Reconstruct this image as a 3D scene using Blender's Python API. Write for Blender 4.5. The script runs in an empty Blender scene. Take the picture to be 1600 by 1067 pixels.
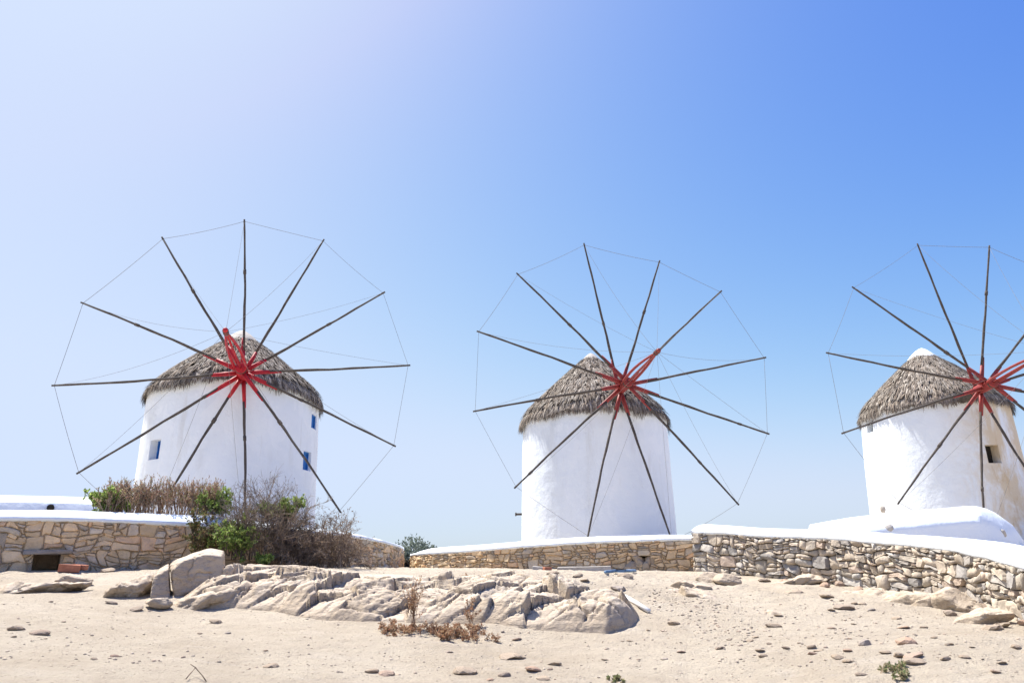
import bpy, bmesh, math, random
import numpy as np
from mathutils import Vector, Matrix

# ------------------------------------------------------------------ camera
FPX = 1200.0                       # focal length in pixels of a 1600 px wide frame
PITCH, ROLL = math.radians(17.0), math.radians(0.7)
_R = np.array([1.0, 0, 0]); _U = np.array([0, -math.sin(PITCH), math.cos(PITCH)])
_F = np.array([0, math.cos(PITCH), math.sin(PITCH)])
CR = _R*math.cos(ROLL) - _U*math.sin(ROLL)
CU = _U*math.cos(ROLL) + _R*math.sin(ROLL)
CF = _F
scene = bpy.context.scene
col = scene.collection
cd = bpy.data.cameras.new('camera'); cam = bpy.data.objects.new('camera', cd); col.objects.link(cam)
cd.sensor_width = 36.0; cd.lens = 36.0*FPX/1600.0
cd.clip_start = 0.05; cd.clip_end = 6000
m = Matrix.Identity(4)
for i in range(3):
    m[i][0] = CR[i]; m[i][1] = CU[i]; m[i][2] = -CF[i]
cam.matrix_world = m
scene.camera = cam

# ------------------------------------------------------------------ sky, sun, exposure
SUN_AZ, SUN_EL = math.radians(-54.0), math.radians(63.0)     # azimuth clockwise from +Y
world = bpy.data.worlds.new('World'); scene.world = world; world.use_nodes = True
nt = world.node_tree; nt.nodes.clear()
sky = nt.nodes.new('ShaderNodeTexSky'); sky.sky_type = 'NISHITA'; sky.sun_disc = False
sky.sun_elevation = SUN_EL; sky.sun_rotation = SUN_AZ
sky.altitude = 0; sky.air_density = 1.0; sky.dust_density = 1.6; sky.ozone_density = 4.0
# deeper, more saturated blue away from the sun, as on a polarised summer sky: one tone curve per channel for the whole dome
sp = nt.nodes.new('ShaderNodeSeparateColor'); cb = nt.nodes.new('ShaderNodeCombineColor'); nt.links.new(sky.outputs[0], sp.inputs[0])
EXPOSURE = 1.1
for ch, (power, gain, top) in enumerate(((2.2, -2.50, 0.67), (1.65, -2.31, 0.79), (0.42, -0.66, 1.10))):
    pw = nt.nodes.new('ShaderNodeMath'); pw.operation = 'POWER'; pw.inputs[1].default_value = power; nt.links.new(sp.outputs[ch], pw.inputs[0])
    ml = nt.nodes.new('ShaderNodeMath'); ml.operation = 'MULTIPLY'; ml.inputs[1].default_value = 10*math.exp(gain)/2**EXPOSURE; nt.links.new(pw.outputs[0], ml.inputs[0])
    mn = nt.nodes.new('ShaderNodeMath'); mn.operation = 'SMOOTH_MIN'; mn.inputs[1].default_value = 10*top/2**EXPOSURE; mn.inputs[2].default_value = 3.0; nt.links.new(ml.outputs[0], mn.inputs[0])
    nt.links.new(mn.outputs[0], cb.inputs[ch])
    if ch == 0: red_out = mn.outputs[0]
    if ch == 1:                                                # the haze near the horizon stays blue-white, never pink
        lim = nt.nodes.new('ShaderNodeMath'); lim.operation = 'MULTIPLY'; lim.inputs[1].default_value = 0.86; nt.links.new(mn.outputs[0], lim.inputs[0])
        m2 = nt.nodes.new('ShaderNodeMath'); m2.operation = 'MINIMUM'; nt.links.new(red_out, m2.inputs[0]); nt.links.new(lim.outputs[0], m2.inputs[1]); nt.links.new(m2.outputs[0], cb.inputs[0])
bg = nt.nodes.new('ShaderNodeBackground'); bg.inputs['Strength'].default_value = 0.1
wo = nt.nodes.new('ShaderNodeOutputWorld')
nt.links.new(cb.outputs[0], bg.inputs[0]); nt.links.new(bg.outputs[0], wo.inputs[0])
ld = bpy.data.lights.new('sun', 'SUN'); ld.energy = 4.8; ld.angle = math.radians(0.53); ld.color = (1.0, 0.955, 0.88)
sun = bpy.data.objects.new('sun', ld); col.objects.link(sun)
sdir = Vector((math.sin(SUN_AZ)*math.cos(SUN_EL), math.cos(SUN_AZ)*math.cos(SUN_EL), math.sin(SUN_EL)))
sun.rotation_euler = sdir.to_track_quat('Z', 'Y').to_euler()
sun.location = (-20, 10, 30)
scene.view_settings.view_transform = 'Standard'; scene.view_settings.look = 'None'
scene.view_settings.gamma = 1.0; scene.view_settings.exposure = EXPOSURE

rng = np.random.default_rng(7)
random.seed(7)

# ------------------------------------------------------------------ helpers
def ray(u, v):
    d = CF + CR*(u-800)/FPX + CU*(533.5-v)/FPX
    return d/math.hypot(d[0], d[1])
def at(u, v, d):
    """the place seen in direction (u,v) at d metres along the ground"""
    return ray(u, v)*d

def _hash(ix, iy, iz, seed):
    h = (ix.astype(np.int64)*374761393 + iy.astype(np.int64)*668265263 + iz.astype(np.int64)*2147483647 + seed*974711) & 0xffffffff
    h = ((h ^ (h >> 13))*1274126177) & 0xffffffff
    h = ((h ^ (h >> 16))*2246822519) & 0xffffffff
    return ((h ^ (h >> 15)) & 0xffffff)/float(0xffffff)
def vnoise(P, seed=0):
    P = np.asarray(P, float); I = np.floor(P); f = P-I; f = f*f*(3-2*f)
    x, y, z = (I[..., i].astype(np.int64) for i in range(3)); r = 0
    for dx in (0, 1):
        for dy in (0, 1):
            for dz in (0, 1):
                w = (f[..., 0] if dx else 1-f[..., 0])*(f[..., 1] if dy else 1-f[..., 1])*(f[..., 2] if dz else 1-f[..., 2])
                r = r + w*_hash(x+dx, y+dy, z+dz, seed)
    return r*2-1
def fbm(P, o=4, seed=0, g=0.5):
    P = np.asarray(P, float); r = 0; a = 1.0; s = 0
    for i in range(o):
        r = r + a*vnoise(P*2**i+i*17.3, seed+i); s += a; a *= g
    return r/s

def tag(o, label=None, cat=None, group=None, kind=None):
    if label: o['label'] = label
    if cat: o['category'] = cat
    if group: o['group'] = group
    if kind: o['kind'] = kind
    return o
def empty(name, loc):
    o = bpy.data.objects.new(name, None); col.objects.link(o); o.location = loc
    o.empty_display_size = 0.2
    return o
class MB:
    """collects vertices and faces, one mesh object per build()"""
    def __init__(s): s.v = []; s.f = []; s.t = []; s.mi = []
    def add(s, v, f, tint=None, mi=0):
        b = len(s.v); s.v.extend([tuple(p) for p in v]); s.f.extend([tuple(b+i for i in q) for q in f])
        s.t.extend([tint or (1, 1, 1)]*len(v)); s.mi.extend([mi]*len(f))
    def tube(s, pts, rad, n=6, tint=None, mi=0, cap=True):
        pts = [Vector(p) for p in pts]; k = len(pts)
        if not hasattr(rad, '__len__'): rad = [rad]*k
        d0 = (pts[1]-pts[0]).normalized(); a = d0.orthogonal().normalized(); V = []; F = []
        for i, p in enumerate(pts):
            d = (pts[min(i+1, k-1)]-pts[max(i-1, 0)]).normalized()
            a = (a-d*a.dot(d)); a = a.normalized() if a.length > 1e-6 else d.orthogonal().normalized()
            b = d.cross(a)
            for j in range(n):
                t = 2*math.pi*j/n; V.append(p+(a*math.cos(t)+b*math.sin(t))*rad[i])
        for i in range(k-1):
            for j in range(n):
                j2 = (j+1) % n; F.append((i*n+j, i*n+j2, (i+1)*n+j2, (i+1)*n+j))
        if cap: F.append(tuple(range(n-1, -1, -1))); F.append(tuple((k-1)*n+j for j in range(n)))
        s.add(V, F, tint, mi)
    def box(s, c, sx, sy, sz, rot=None, jit=0, tint=None):
        V = []
        for x in (-1, 1):
            for y in (-1, 1):
                for z in (-1, 1):
                    p = Vector((x*sx/2+random.uniform(-jit, jit), y*sy/2+random.uniform(-jit, jit), z*sz/2+random.uniform(-jit, jit)))
                    if rot: p = rot @ p
                    V.append(p+Vector(c))
        s.add(V, [(0, 1, 3, 2), (4, 6, 7, 5), (0, 4, 5, 1), (2, 3, 7, 6), (0, 2, 6, 4), (1, 5, 7, 3)], tint)
    def build(s, name, mats, parent=None, smooth=False, tint=False):
        me = bpy.data.meshes.new(name); v = s.v
        if parent is not None:
            ox = parent
            off = Vector((0, 0, 0))
            while ox is not None: off += ox.location; ox = ox.parent
            v = [(p[0]-off.x, p[1]-off.y, p[2]-off.z) for p in v]
        me.from_pydata(v, [], s.f)
        if not isinstance(mats, (list, tuple)): mats = [mats]
        for q in mats: me.materials.append(q)
        if len(mats) > 1: me.polygons.foreach_set('material_index', s.mi)
        if smooth: me.polygons.foreach_set('use_smooth', [True]*len(me.polygons))
        if tint:
            at_ = me.color_attributes.new('tint', 'FLOAT_COLOR', 'POINT')
            at_.data.foreach_set('color', np.hstack([np.array(s.t, float), np.ones((len(s.t), 1))]).ravel())
        me.update()
        o = bpy.data.objects.new(name, me); col.objects.link(o)
        if parent is not None: o.parent = parent
        return o
def mesh_np(name, V, F, mat, parent=None, smooth=True, tint=None):
    b = MB(); b.v = [tuple(p) for p in V]; b.f = [tuple(q) for q in F]; b.mi = [0]*len(b.f)
    b.t = [tuple(t) for t in tint] if tint is not None else [(1, 1, 1)]*len(b.v)
    return b.build(name, mat, parent, smooth, tint is not None)
def grid_faces(nu, nv, wrap=False):
    F = []
    for i in range(nu if wrap else nu-1):
        i2 = (i+1) % nu
        for j in range(nv-1): F.append((i*nv+j, i2*nv+j, i2*nv+j+1, i*nv+j+1))
    return F

# ------------------------------------------------------------------ materials
class Mat:
    def __init__(s, name, rough=0.85, spec=0.25):
        s.m = bpy.data.materials.new(name); s.m.use_nodes = True; s.t = s.m.node_tree
        s.b = s.t.nodes['Principled BSDF']; s.b.inputs['Roughness'].default_value = rough
        s.b.inputs['Specular IOR Level'].default_value = spec
        s.tc = s.n('ShaderNodeTexCoord')
    def n(s, k, **kw):
        x = s.t.nodes.new(k)
        for a, b in kw.items(): setattr(x, a, b)
        return x
    def l(s, a, b): s.t.links.new(a, b)
    def val(s, sock, v):
        if hasattr(v, 'is_output'): s.l(v, sock)
        else: sock.default_value = v
    def noise(s, scale, detail=6, rough=0.6, stretch=None, coord='Object', dist=0.0):
        x = s.n('ShaderNodeTexNoise'); x.inputs['Scale'].default_value = scale
        x.inputs['Detail'].default_value = detail; x.inputs['Roughness'].default_value = rough; x.inputs['Distortion'].default_value = dist
        if stretch:
            mp = s.n('ShaderNodeMapping'); mp.inputs['Scale'].default_value = stretch
            s.l(s.tc.outputs[coord], mp.inputs[0]); s.l(mp.outputs[0], x.inputs['Vector'])
        else: s.l(s.tc.outputs[coord], x.inputs['Vector'])
        return x.outputs['Fac']
    def ramp(s, fac, stops, interp='LINEAR'):
        x = s.n('ShaderNodeValToRGB'); s.l(fac, x.inputs[0]); e = x.color_ramp.elements; x.color_ramp.interpolation = interp
        while len(e) < len(stops): e.new(0.5)
        for q, (p, c) in zip(e, stops):
            q.position = p; q.color = (c, c, c, 1) if not hasattr(c, '__len__') else (*c, 1)
        return x.outputs[0]
    def mix(s, fac, a, b, mode='MIX'):
        x = s.n('ShaderNodeMix', data_type='RGBA', blend_type=mode)
        s.val(x.inputs[0], fac)
        for k, v in ((6, a), (7, b)):
            if hasattr(v, 'is_output'): s.l(v, x.inputs[k])
            else: x.inputs[k].default_value = (*v, 1)
        return x.outputs[2]
    def math(s, op, a, b=0.0):
        x = s.n('ShaderNodeMath', operation=op); s.val(x.inputs[0], a); s.val(x.inputs[1], b); return x.outputs[0]
    def attr(s, name='tint'):
        x = s.n('ShaderNodeAttribute'); x.attribute_name = name; return x.outputs['Color']
    def color(s, c):
        if hasattr(c, 'is_output'): s.l(c, s.b.inputs['Base Color'])
        else: s.b.inputs['Base Color'].default_value = (*c, 1)
    def bump(s, *hs):
        prev = None
        for h, st, d in hs:
            x = s.n('ShaderNodeBump'); x.inputs['Strength'].default_value = st; x.inputs['Distance'].default_value = d
            s.l(h, x.inputs['Height'])
            if prev is not None: s.l(prev, x.inputs['Normal'])
            prev = x.outputs[0]
        s.l(prev, s.b.inputs['Normal'])

M = {}
def make_materials():
    # sandy ground
    q = Mat('sandy_ground', 0.95, 0.1)
    a = q.noise(0.8, 7, 0.62); b = q.noise(6, 7, 0.7); c = q.noise(48, 5, 0.75); st = q.noise(2.3, 6, 0.7, (0.6, 1.6, 1))
    base = q.ramp(a, [(0.28, (0.45, 0.375, 0.285)), (0.5, (0.53, 0.455, 0.355)), (0.72, (0.58, 0.505, 0.40))])
    base = q.mix(q.math('MULTIPLY', q.ramp(b, [(0.45, 0), (0.68, 1)]), 0.55), base, (0.44, 0.365, 0.29))
    base = q.mix(q.math('MULTIPLY', q.ramp(st, [(0.55, 0), (0.7, 1)]), 0.5), base, (0.60, 0.53, 0.44))
    base = q.mix(q.math('MULTIPLY', q.ramp(c, [(0.56, 0), (0.70, 1)]), 0.6), base, (0.31, 0.25, 0.195))
    vo = q.n('ShaderNodeTexVoronoi'); vo.inputs['Scale'].default_value = 26; q.l(q.tc.outputs['Object'], vo.inputs['Vector'])
    sc = q.n('ShaderNodeSeparateColor'); q.l(vo.outputs['Color'], sc.inputs[0])
    speck = q.math('MULTIPLY', q.ramp(vo.outputs['Distance'], [(0.22, 1), (0.34, 0)]), q.ramp(sc.outputs[0], [(0.80, 0), (0.84, 1)]))
    base = q.mix(q.math('MULTIPLY', speck, 0.7), base, q.ramp(sc.outputs[1], [(0.2, (0.22, 0.175, 0.14)), (0.6, (0.33, 0.27, 0.215)), (0.9, (0.55, 0.49, 0.42))]))
    q.color(base); q.bump((b, 0.7, 0.07), (c, 0.8, 0.02), (speck, 0.6, 0.015)); M['sand'] = q.m
    # white lime plaster
    for nm, stain in (('plaster', 0), ('plaster_stained', 1), ('plaster_clean', 2)):
        q = Mat(nm, 0.9, 0.15)
        a = q.noise(0.55, 6, 0.65); b = q.noise(9, 5, 0.6); s_ = q.noise(1.6, 5, 0.6, (1, 1, 0.22))
        base = q.ramp(a, [(0.3, (0.71, 0.755, 0.79)), (0.55, (0.755, 0.80, 0.835)), (0.75, (0.78, 0.815, 0.84))])
        if stain == 0:
            base = q.mix(q.math('MULTIPLY', q.ramp(s_, [(0.52, 0), (0.68, 1)]), 0.45), base, (0.62, 0.64, 0.64))
            pt = q.noise(1.1, 3, 0.5, (1, 1, .7), dist=.8); base = q.mix(q.math('MULTIPLY', q.ramp(pt, [(0.56, 0), (0.575, 1)]), 0.5), base, (0.80, 0.835, 0.86))
            dp = q.noise(3.0, 6, 0.7, (1, 1, .12)); base = q.mix(q.math('MULTIPLY', q.ramp(dp, [(0.60, 0), (0.70, 1)]), 0.30), base, (0.55, 0.54, 0.50))
        if stain == 1:
            k = q.noise(0.8, 6, 0.7, (1.1, 1.1, 0.45), dist=0.6)
            sx = q.n('ShaderNodeSeparateXYZ'); q.l(q.tc.outputs['Object'], sx.inputs[0])
            side = q.n('ShaderNodeMapRange'); side.inputs[1].default_value = -1.2; side.inputs[2].default_value = 0.5
            q.l(sx.outputs[0], side.inputs[0])
            f = q.math('MULTIPLY', q.ramp(k, [(0.40, 0), (0.56, 1)]), side.outputs[0])
            base = q.mix(q.math('MULTIPLY', f, 0.9), base, (0.60, 0.49, 0.33))
            k2 = q.noise(2.2, 6, 0.75, (1, 1, 0.3), dist=0.4)
            f2 = q.math('MULTIPLY', q.ramp(k2, [(0.56, 0), (0.66, 1)]), side.outputs[0])
            base = q.mix(q.math('MULTIPLY', f2, 0.55), base, (0.50, 0.36, 0.20))
            base = q.mix(q.math('MULTIPLY', q.ramp(s_, [(0.55, 0), (0.75, 1)]), 0.25), base, (0.62, 0.62, 0.60))
        q.color(base)
        lump = q.noise(2.4, 4, 0.55); q.bump((lump, 0.25 if stain == 2 else 0.35, 0.05 if stain == 2 else 0.08), (a, 0.5, 0.10), (b, 0.3, 0.02)); M[nm] = q.m
    # bedrock and boulders
    q = Mat('rock', 0.9, 0.2)
    a = q.noise(1.3, 8, 0.65, dist=0.3); b = q.noise(9, 7, 0.7); v = q.noise(4.0, 5, 0.6, (0.5, 0.5, 2.2), dist=0.5)
    base = q.ramp(a, [(0.25, (0.30, 0.245, 0.185)), (0.45, (0.40, 0.32, 0.235)), (0.62, (0.46, 0.37, 0.27)), (0.8, (0.38, 0.325, 0.265))])
    base = q.mix(q.math('MULTIPLY', q.ramp(v, [(0.5, 0), (0.7, 1)]), 0.4), base, (0.46, 0.385, 0.30))
    base = q.mix(q.math('MULTIPLY', q.ramp(b, [(0.54, 0), (0.75, 1)]), 0.5), base, (0.235, 0.195, 0.16))
    g = q.n('ShaderNodeNewGeometry'); sx = q.n('ShaderNodeSeparateXYZ'); q.l(g.outputs['Normal'], sx.inputs[0])
    dust = q.math('ADD', sx.outputs[2], q.math('MULTIPLY', q.math('SUBTRACT', a, 0.5), 1.6))
    base = q.mix(q.ramp(dust, [(0.62, 0), (1.05, 0.75)]), base, (0.52, 0.44, 0.35))
    ln = q.noise(3.2, 5, 0.65, (0.8, 0.8, 2.4), dist=1.2); crack = q.ramp(ln, [(0.485, 0), (0.5, 1), (0.515, 0)])
    base = q.mix(q.math('MULTIPLY', crack, 0.55), base, (0.20, 0.15, 0.11))
    lich = q.noise(2.1, 6, 0.75, dist=.5); base = q.mix(q.math('MULTIPLY', q.ramp(lich, [(0.58, 0), (0.68, 1)]), 0.45), base, (0.30, 0.275, 0.24))
    q.color(base); q.bump((v, 0.7, 0.06), (crack, -0.6, 0.03), (b, 0.9, 0.035)); M['rock'] = q.m
    # masonry stone, tinted per stone
    q = Mat('wall_stone', 0.88, 0.2)
    b = q.noise(6, 7, 0.65); c = q.noise(28, 5, 0.7)
    t = q.attr(); base = q.mix(1.0, t, q.ramp(b, [(0.3, 0.72), (0.5, 1.0), (0.72, 1.18)]), 'MULTIPLY')
    base = q.mix(q.math('MULTIPLY', q.ramp(c, [(0.56, 0), (0.75, 1)]), 0.25), base, (0.30, 0.24, 0.18))
    q.color(base); q.bump((b, 0.7, 0.05), (c, 0.6, 0.018)); M['stone'] = q.m
    q = Mat('mortar_earth', 0.95, 0.1); b = q.noise(14, 6, 0.7)
    q.color(q.ramp(b, [(0.3, (0.31, 0.24, 0.17)), (0.7, (0.47, 0.38, 0.28))])); q.bump((b, 0.8, 0.03)); M['mortar'] = q.m
    q = Mat('loose_stone', 0.9, 0.2); b = q.noise(12, 6, 0.7); oi = q.n('ShaderNodeObjectInfo')
    base = q.ramp(oi.outputs['Random'], [(0.0, (0.35, 0.275, 0.205)), (0.35, (0.41, 0.325, 0.24)), (0.6, (0.30, 0.24, 0.19)), (0.8, (0.42, 0.29, 0.21)), (1.0, (0.38, 0.335, 0.29))])
    q.color(q.mix(1.0, base, q.ramp(b, [(0.3, 0.7), (0.7, 1.2)]), 'MULTIPLY')); q.bump((b, 0.7, 0.02)); M['loose'] = q.m
    # thatch, tinted per tuft
    q = Mat('thatch', 0.95, 0.08); b = q.noise(5, 5, 0.7)
    q.color(q.mix(1.0, q.attr(), q.ramp(b, [(0.3, 0.72), (0.7, 1.2)]), 'MULTIPLY')); M['thatch'] = q.m
    q = Mat('weathered_wood', 0.85, 0.2); b = q.noise(6, 6, 0.7, (1, 1, 1))
    q.color(q.ramp(b, [(0.3, (0.05, 0.043, 0.038)), (0.55, (0.085, 0.072, 0.062)), (0.8, (0.15, 0.13, 0.115))])); q.bump((b, 0.5, 0.02)); M['wood'] = q.m
    for nm, c1, c2 in (('red_paint_fresh', (0.42, 0.010, 0.020), (0.26, 0.012, 0.018)), ('red_paint_faded', (0.27, 0.032, 0.030), (0.17, 0.035, 0.030))):
        q = Mat(nm, 0.55, 0.35); b = q.noise(9, 5, 0.7)
        q.color(q.ramp(b, [(0.35, c2), (0.6, c1)])); q.bump((b, 0.3, 0.01)); M[nm] = q.m
    q = Mat('rope', 0.9, 0.1); b = q.noise(30, 3); q.color(q.ramp(b, [(0.3, (0.15, 0.145, 0.14)), (0.7, (0.28, 0.27, 0.26))])); M['rope'] = q.m
    q = Mat('blue_paint', 0.5, 0.35); b = q.noise(12, 5, 0.7); q.color(q.ramp(b, [(0.3, (0.012, 0.10, 0.34)), (0.7, (0.02, 0.16, 0.48))])); M['blue'] = q.m
    q = Mat('old_wood', 0.85, 0.15); b = q.noise(14, 5, 0.7); q.color(q.ramp(b, [(0.3, (0.10, 0.075, 0.055)), (0.7, (0.20, 0.15, 0.11))])); M['oldwood'] = q.m
    q = Mat('dark_inside', 0.95, 0.05); b = q.noise(5, 3); q.color(q.ramp(b, [(0.3, (0.02, 0.018, 0.016)), (0.7, (0.04, 0.035, 0.03))])); M['dark'] = q.m  # near-black colour painted for the unlit inside of openings
    q = Mat('twig_bark', 0.9, 0.1); b = q.noise(8, 3); q.color(q.mix(1.0, q.attr(), q.ramp(b, [(0.3, 0.7), (0.7, 1.2)]), 'MULTIPLY')); M['twig'] = q.m
    q = Mat('leaf', 0.6, 0.3); q.color(q.attr())
    tr = q.n('ShaderNodeBsdfTranslucent'); q.l(q.attr(), tr.inputs[0]); ad = q.n('ShaderNodeMixShader'); ad.inputs[0].default_value = 0.4
    q.l(q.b.outputs[0], ad.inputs[1]); q.l(tr.outputs[0], ad.inputs[2]); q.l(ad.outputs[0], q.t.nodes['Material Output'].inputs[0]); M['leaf'] = q.m
    q = Mat('brick_clay', 0.9, 0.15); b = q.noise(20, 5, 0.7); q.color(q.ramp(b, [(0.3, (0.30, 0.12, 0.075)), (0.7, (0.44, 0.19, 0.12))])); q.bump((b, 0.5, 0.01)); M['brick'] = q.m
    q = Mat('concrete', 0.9, 0.15); b = q.noise(12, 6, 0.7); q.color(q.ramp(b, [(0.3, (0.36, 0.33, 0.29)), (0.7, (0.52, 0.48, 0.43))])); q.bump((b, 0.5, 0.01)); M['concrete'] = q.m
    q = Mat('white_plastic', 0.5, 0.35); b = q.noise(12, 5, 0.7); q.color(q.ramp(b, [(0.3, (0.66, 0.64, 0.60)), (0.7, (0.80, 0.79, 0.77))])); M['pipe'] = q.m
    q = Mat('blue_plastic', 0.5, 0.35); b = q.noise(12, 5, 0.7); q.color(q.ramp(b, [(0.3, (0.10, 0.20, 0.34)), (0.7, (0.22, 0.33, 0.46))])); M['bluepipe'] = q.m
    q = Mat('terrace_dirt', 0.95, 0.1); b = q.noise(3, 6, 0.7); q.color(q.ramp(b, [(0.3, (0.42, 0.36, 0.29)), (0.7, (0.54, 0.48, 0.40))])); q.bump((b, 0.5, 0.04)); M['terrace'] = q.m
make_materials()

# ------------------------------------------------------------------ ground
CP = []
for u, v, d in [(0, 1067, 6.1), (400, 1067, 6.1), (800, 1067, 6.1), (1200, 1067, 6.1), (1600, 1067, 5.9),
                (0, 965, 8.9), (200, 962, 9.0), (0, 925, 11.0), (150, 915, 11.3), (240, 948, 9.5),
                (330, 960, 9.1), (450, 972, 8.5), (560, 981, 8.1), (750, 992, 7.8), (950, 1000, 7.6), (1030, 975, 8.3),
                (1200, 985, 8.1), (1400, 990, 7.9), (1580, 1005, 7.2),
                (0, 893, 13.5), (150, 891, 13.6), (330, 888, 13.8), (545, 889, 14.8), (635, 890, 17.5), (800, 889, 15.0), (950, 893, 14.4), (1080, 893, 13.6),
                (1200, 905, 12.6), (1300, 914, 11.9), (1400, 926, 11.1), (1477, 938, 10.4), (1600, 975, 9.0), (1700, 1005, 8.2), (1800, 1040, 7.5),
                (380, 892, 11.3), (500, 896, 10.9), (620, 897, 10.6), (740, 899, 10.4), (860, 904, 10.1), (940, 915, 9.7), (850, 893, 11.8), (600, 893, 12.0),
                (1090, 932, 10.0), (1230, 945, 9.4), (1090, 908, 11.6), (1330, 955, 9.2)]:
    CP.append(at(u, v, d))
CP += [np.array(p, float) for p in [(-14, 3, -.9), (-14, 8, -.25), (-14, 14, .3), (-10, 20, .3), (0, 22, .0), (10, 20, .1), (14, 14, .1), (14, 7, -.6), (13, 1, -1.2), (6, 3.5, -1.0),
                                     (-6, 3, -1.0), (0, 3, -1.15), (0, 0, -1.55), (-8, -1, -1.4), (8, -1, -1.5), (0, -6, -2.2), (-14, -6, -2.0), (14, -6, -2.1)]]
CP = np.array(CP)
def _phi(r2): return 0.5*r2*np.log(r2+1e-9)
_n = len(CP); _A = np.zeros((_n+3, _n+3))
_A[:_n, :_n] = _phi(((CP[:, None, :2]-CP[None, :, :2])**2).sum(-1)) + np.eye(_n)*0.02
_A[:_n, _n] = 1; _A[:_n, _n+1:] = CP[:, :2]; _A[_n, :_n] = 1; _A[_n+1:, :_n] = CP[:, :2].T
_w = np.linalg.solve(_A, np.concatenate([CP[:, 2], np.zeros(3)]))
def ground_z(x, y, fine=True):
    x = np.atleast_1d(np.asarray(x, float)); y = np.atleast_1d(np.asarray(y, float))
    cx = np.clip(x, -14, 14); cy = np.clip(y, -6, 22); z = np.zeros(x.shape)
    for s in range(0, len(x), 20000):
        e = slice(s, s+20000)
        r2 = (cx[e, None]-CP[None, :, 0])**2+(cy[e, None]-CP[None, :, 1])**2
        z[e] = _phi(r2) @ _w[:_n] + _w[_n] + _w[_n+1]*cx[e] + _w[_n+2]*cy[e]
    out = np.hypot(x-cx, y-cy); z = z - np.minimum(out*0.02, 1.6)
    P = np.stack([x, y, np.zeros_like(x)], -1)
    z = z + 0.035*fbm(P*1.1, 3, 3)
    if fine:
        rough = np.clip(fbm(P*0.5+9, 2, 21)*1.5+0.6, 0.25, 1.3)
        z = z + rough*(0.030*fbm(P*3.6, 4, 5) + 0.015*fbm(P*15, 2, 8))
        rid = 1-np.abs(fbm(np.stack([x*1.6+y*1.2, y*3.0-x*.6, 0*x], -1), 3, 33))
        z = z + 0.05*np.clip(rid-0.80, 0, 1)*rough
    return z
def gz(x, y): return float(ground_z(x, y)[0])
def on_ground(u, v):
    r = ray(u, v); ds = np.linspace(4, 22, 721)
    z = ground_z(r[0]*ds, r[1]*ds); k = np.argmax(z >= r[2]*ds)
    if z[k] < r[2]*ds[k]: k = len(ds)-1
    return Vector((r[0]*ds[k], r[1]*ds[k], z[k]))
def spread(a, b, st, far, k):
    c = list(np.arange(a, b+1e-6, st)); lo = a; hi = b; s = st; L = []; H = []
    while hi < far:
        s *= k; hi += s; lo -= s; H.append(hi); L.append(lo)
    return np.array(L[::-1]+c+H)
gx = spread(-7.5, 7.5, 0.042, 2500, 1.16); gy = spread(5.0, 14.5, 0.042, 2500, 1.16)
X, Y = np.meshgrid(gx, gy, indexing='ij'); Zg = ground_z(X.ravel(), Y.ravel())
me = bpy.data.meshes.new('ground'); nx_, ny_ = len(gx), len(gy)
co = np.stack([X.ravel(), Y.ravel(), Zg], -1)
ii = (np.arange(nx_-1)[:, None]*ny_+np.arange(ny_-1)[None, :]).ravel()
fc = np.stack([ii, ii+ny_, ii+ny_+1, ii+1], -1)
me.vertices.add(len(co)); me.vertices.foreach_set('co', co.ravel())
me.loops.add(fc.size); me.loops.foreach_set('vertex_index', fc.ravel())
me.polygons.add(len(fc)); me.polygons.foreach_set('loop_start', np.arange(0, fc.size, 4)); me.polygons.foreach_set('loop_total', np.full(len(fc), 4))
me.polygons.foreach_set('use_smooth', np.ones(len(fc), bool))
me.materials.append(M['sand']); me.update(calc_edges=True)
gobj = bpy.data.objects.new('ground', me); col.objects.link(gobj); tag(gobj, 'pale dusty sand and trodden earth sloping up to the walls', kind='structure')

# ------------------------------------------------------------------ dry stone walls
class Path:
    def __init__(s, rows, side):
        # rows: (u, distance, v of foot, v of stone top, v of coping top)
        P = []
        for u, d, vb, vt, vc in rows:
            t = at(u, vt, d); b = at(u, vb, d); c = at(u, vc, d+side)
            P.append((t[0], t[1], b[2], t[2], c[2]-t[2]))
        P = np.array(P); Q = []
        for i in range(len(P)-1):
            p0 = P[max(i-1, 0)]; p1 = P[i]; p2 = P[i+1]; p3 = P[min(i+2, len(P)-1)]
            for t in np.linspace(0, 1, 24, endpoint=False):
                Q.append(0.5*((2*p1)+(-p0+p2)*t+(2*p0-5*p1+4*p2-p3)*t*t+(-p0+3*p1-3*p2+p3)*t**3))
        Q.append(P[-1]); Q = np.array(Q)
        s.Q = Q; s.S = np.concatenate([[0], np.cumsum(np.hypot(*np.diff(Q[:, :2], axis=0).T))]); s.L = s.S[-1]
    def get(s, t):
        q = [np.interp(t, s.S, s.Q[:, i]) for i in range(5)]
        e = 0.12
        a = [np.interp(min(t+e, s.L), s.S, s.Q[:, i])-np.interp(max(t-e, 0), s.S, s.Q[:, i]) for i in (0, 1)]
        l = math.hypot(*a); n = (a[1]/l, -a[0]/l)          # right hand side of travel = towards the camera
        return q, n
    def w(s, t, z, depth):
        q, n = s.get(t); return (q[0]+n[0]*depth, q[1]+n[1]*depth, z)
def clip(poly, a, b, c):
    """keep a*x+b*y<=c"""
    out = []
    for i in range(len(poly)):
        p = poly[i]; q = poly[(i+1) % len(poly)]
        dp = a*p[0]+b*p[1]-c; dq = a*q[0]+b*q[1]-c
        if dp <= 0: out.append(p)
        if (dp < 0) != (dq < 0) and dp != dq:
            t = dp/(dp-dq); out.append((p[0]+(q[0]-p[0])*t, p[1]+(q[1]-p[1])*t))
    return out
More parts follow.
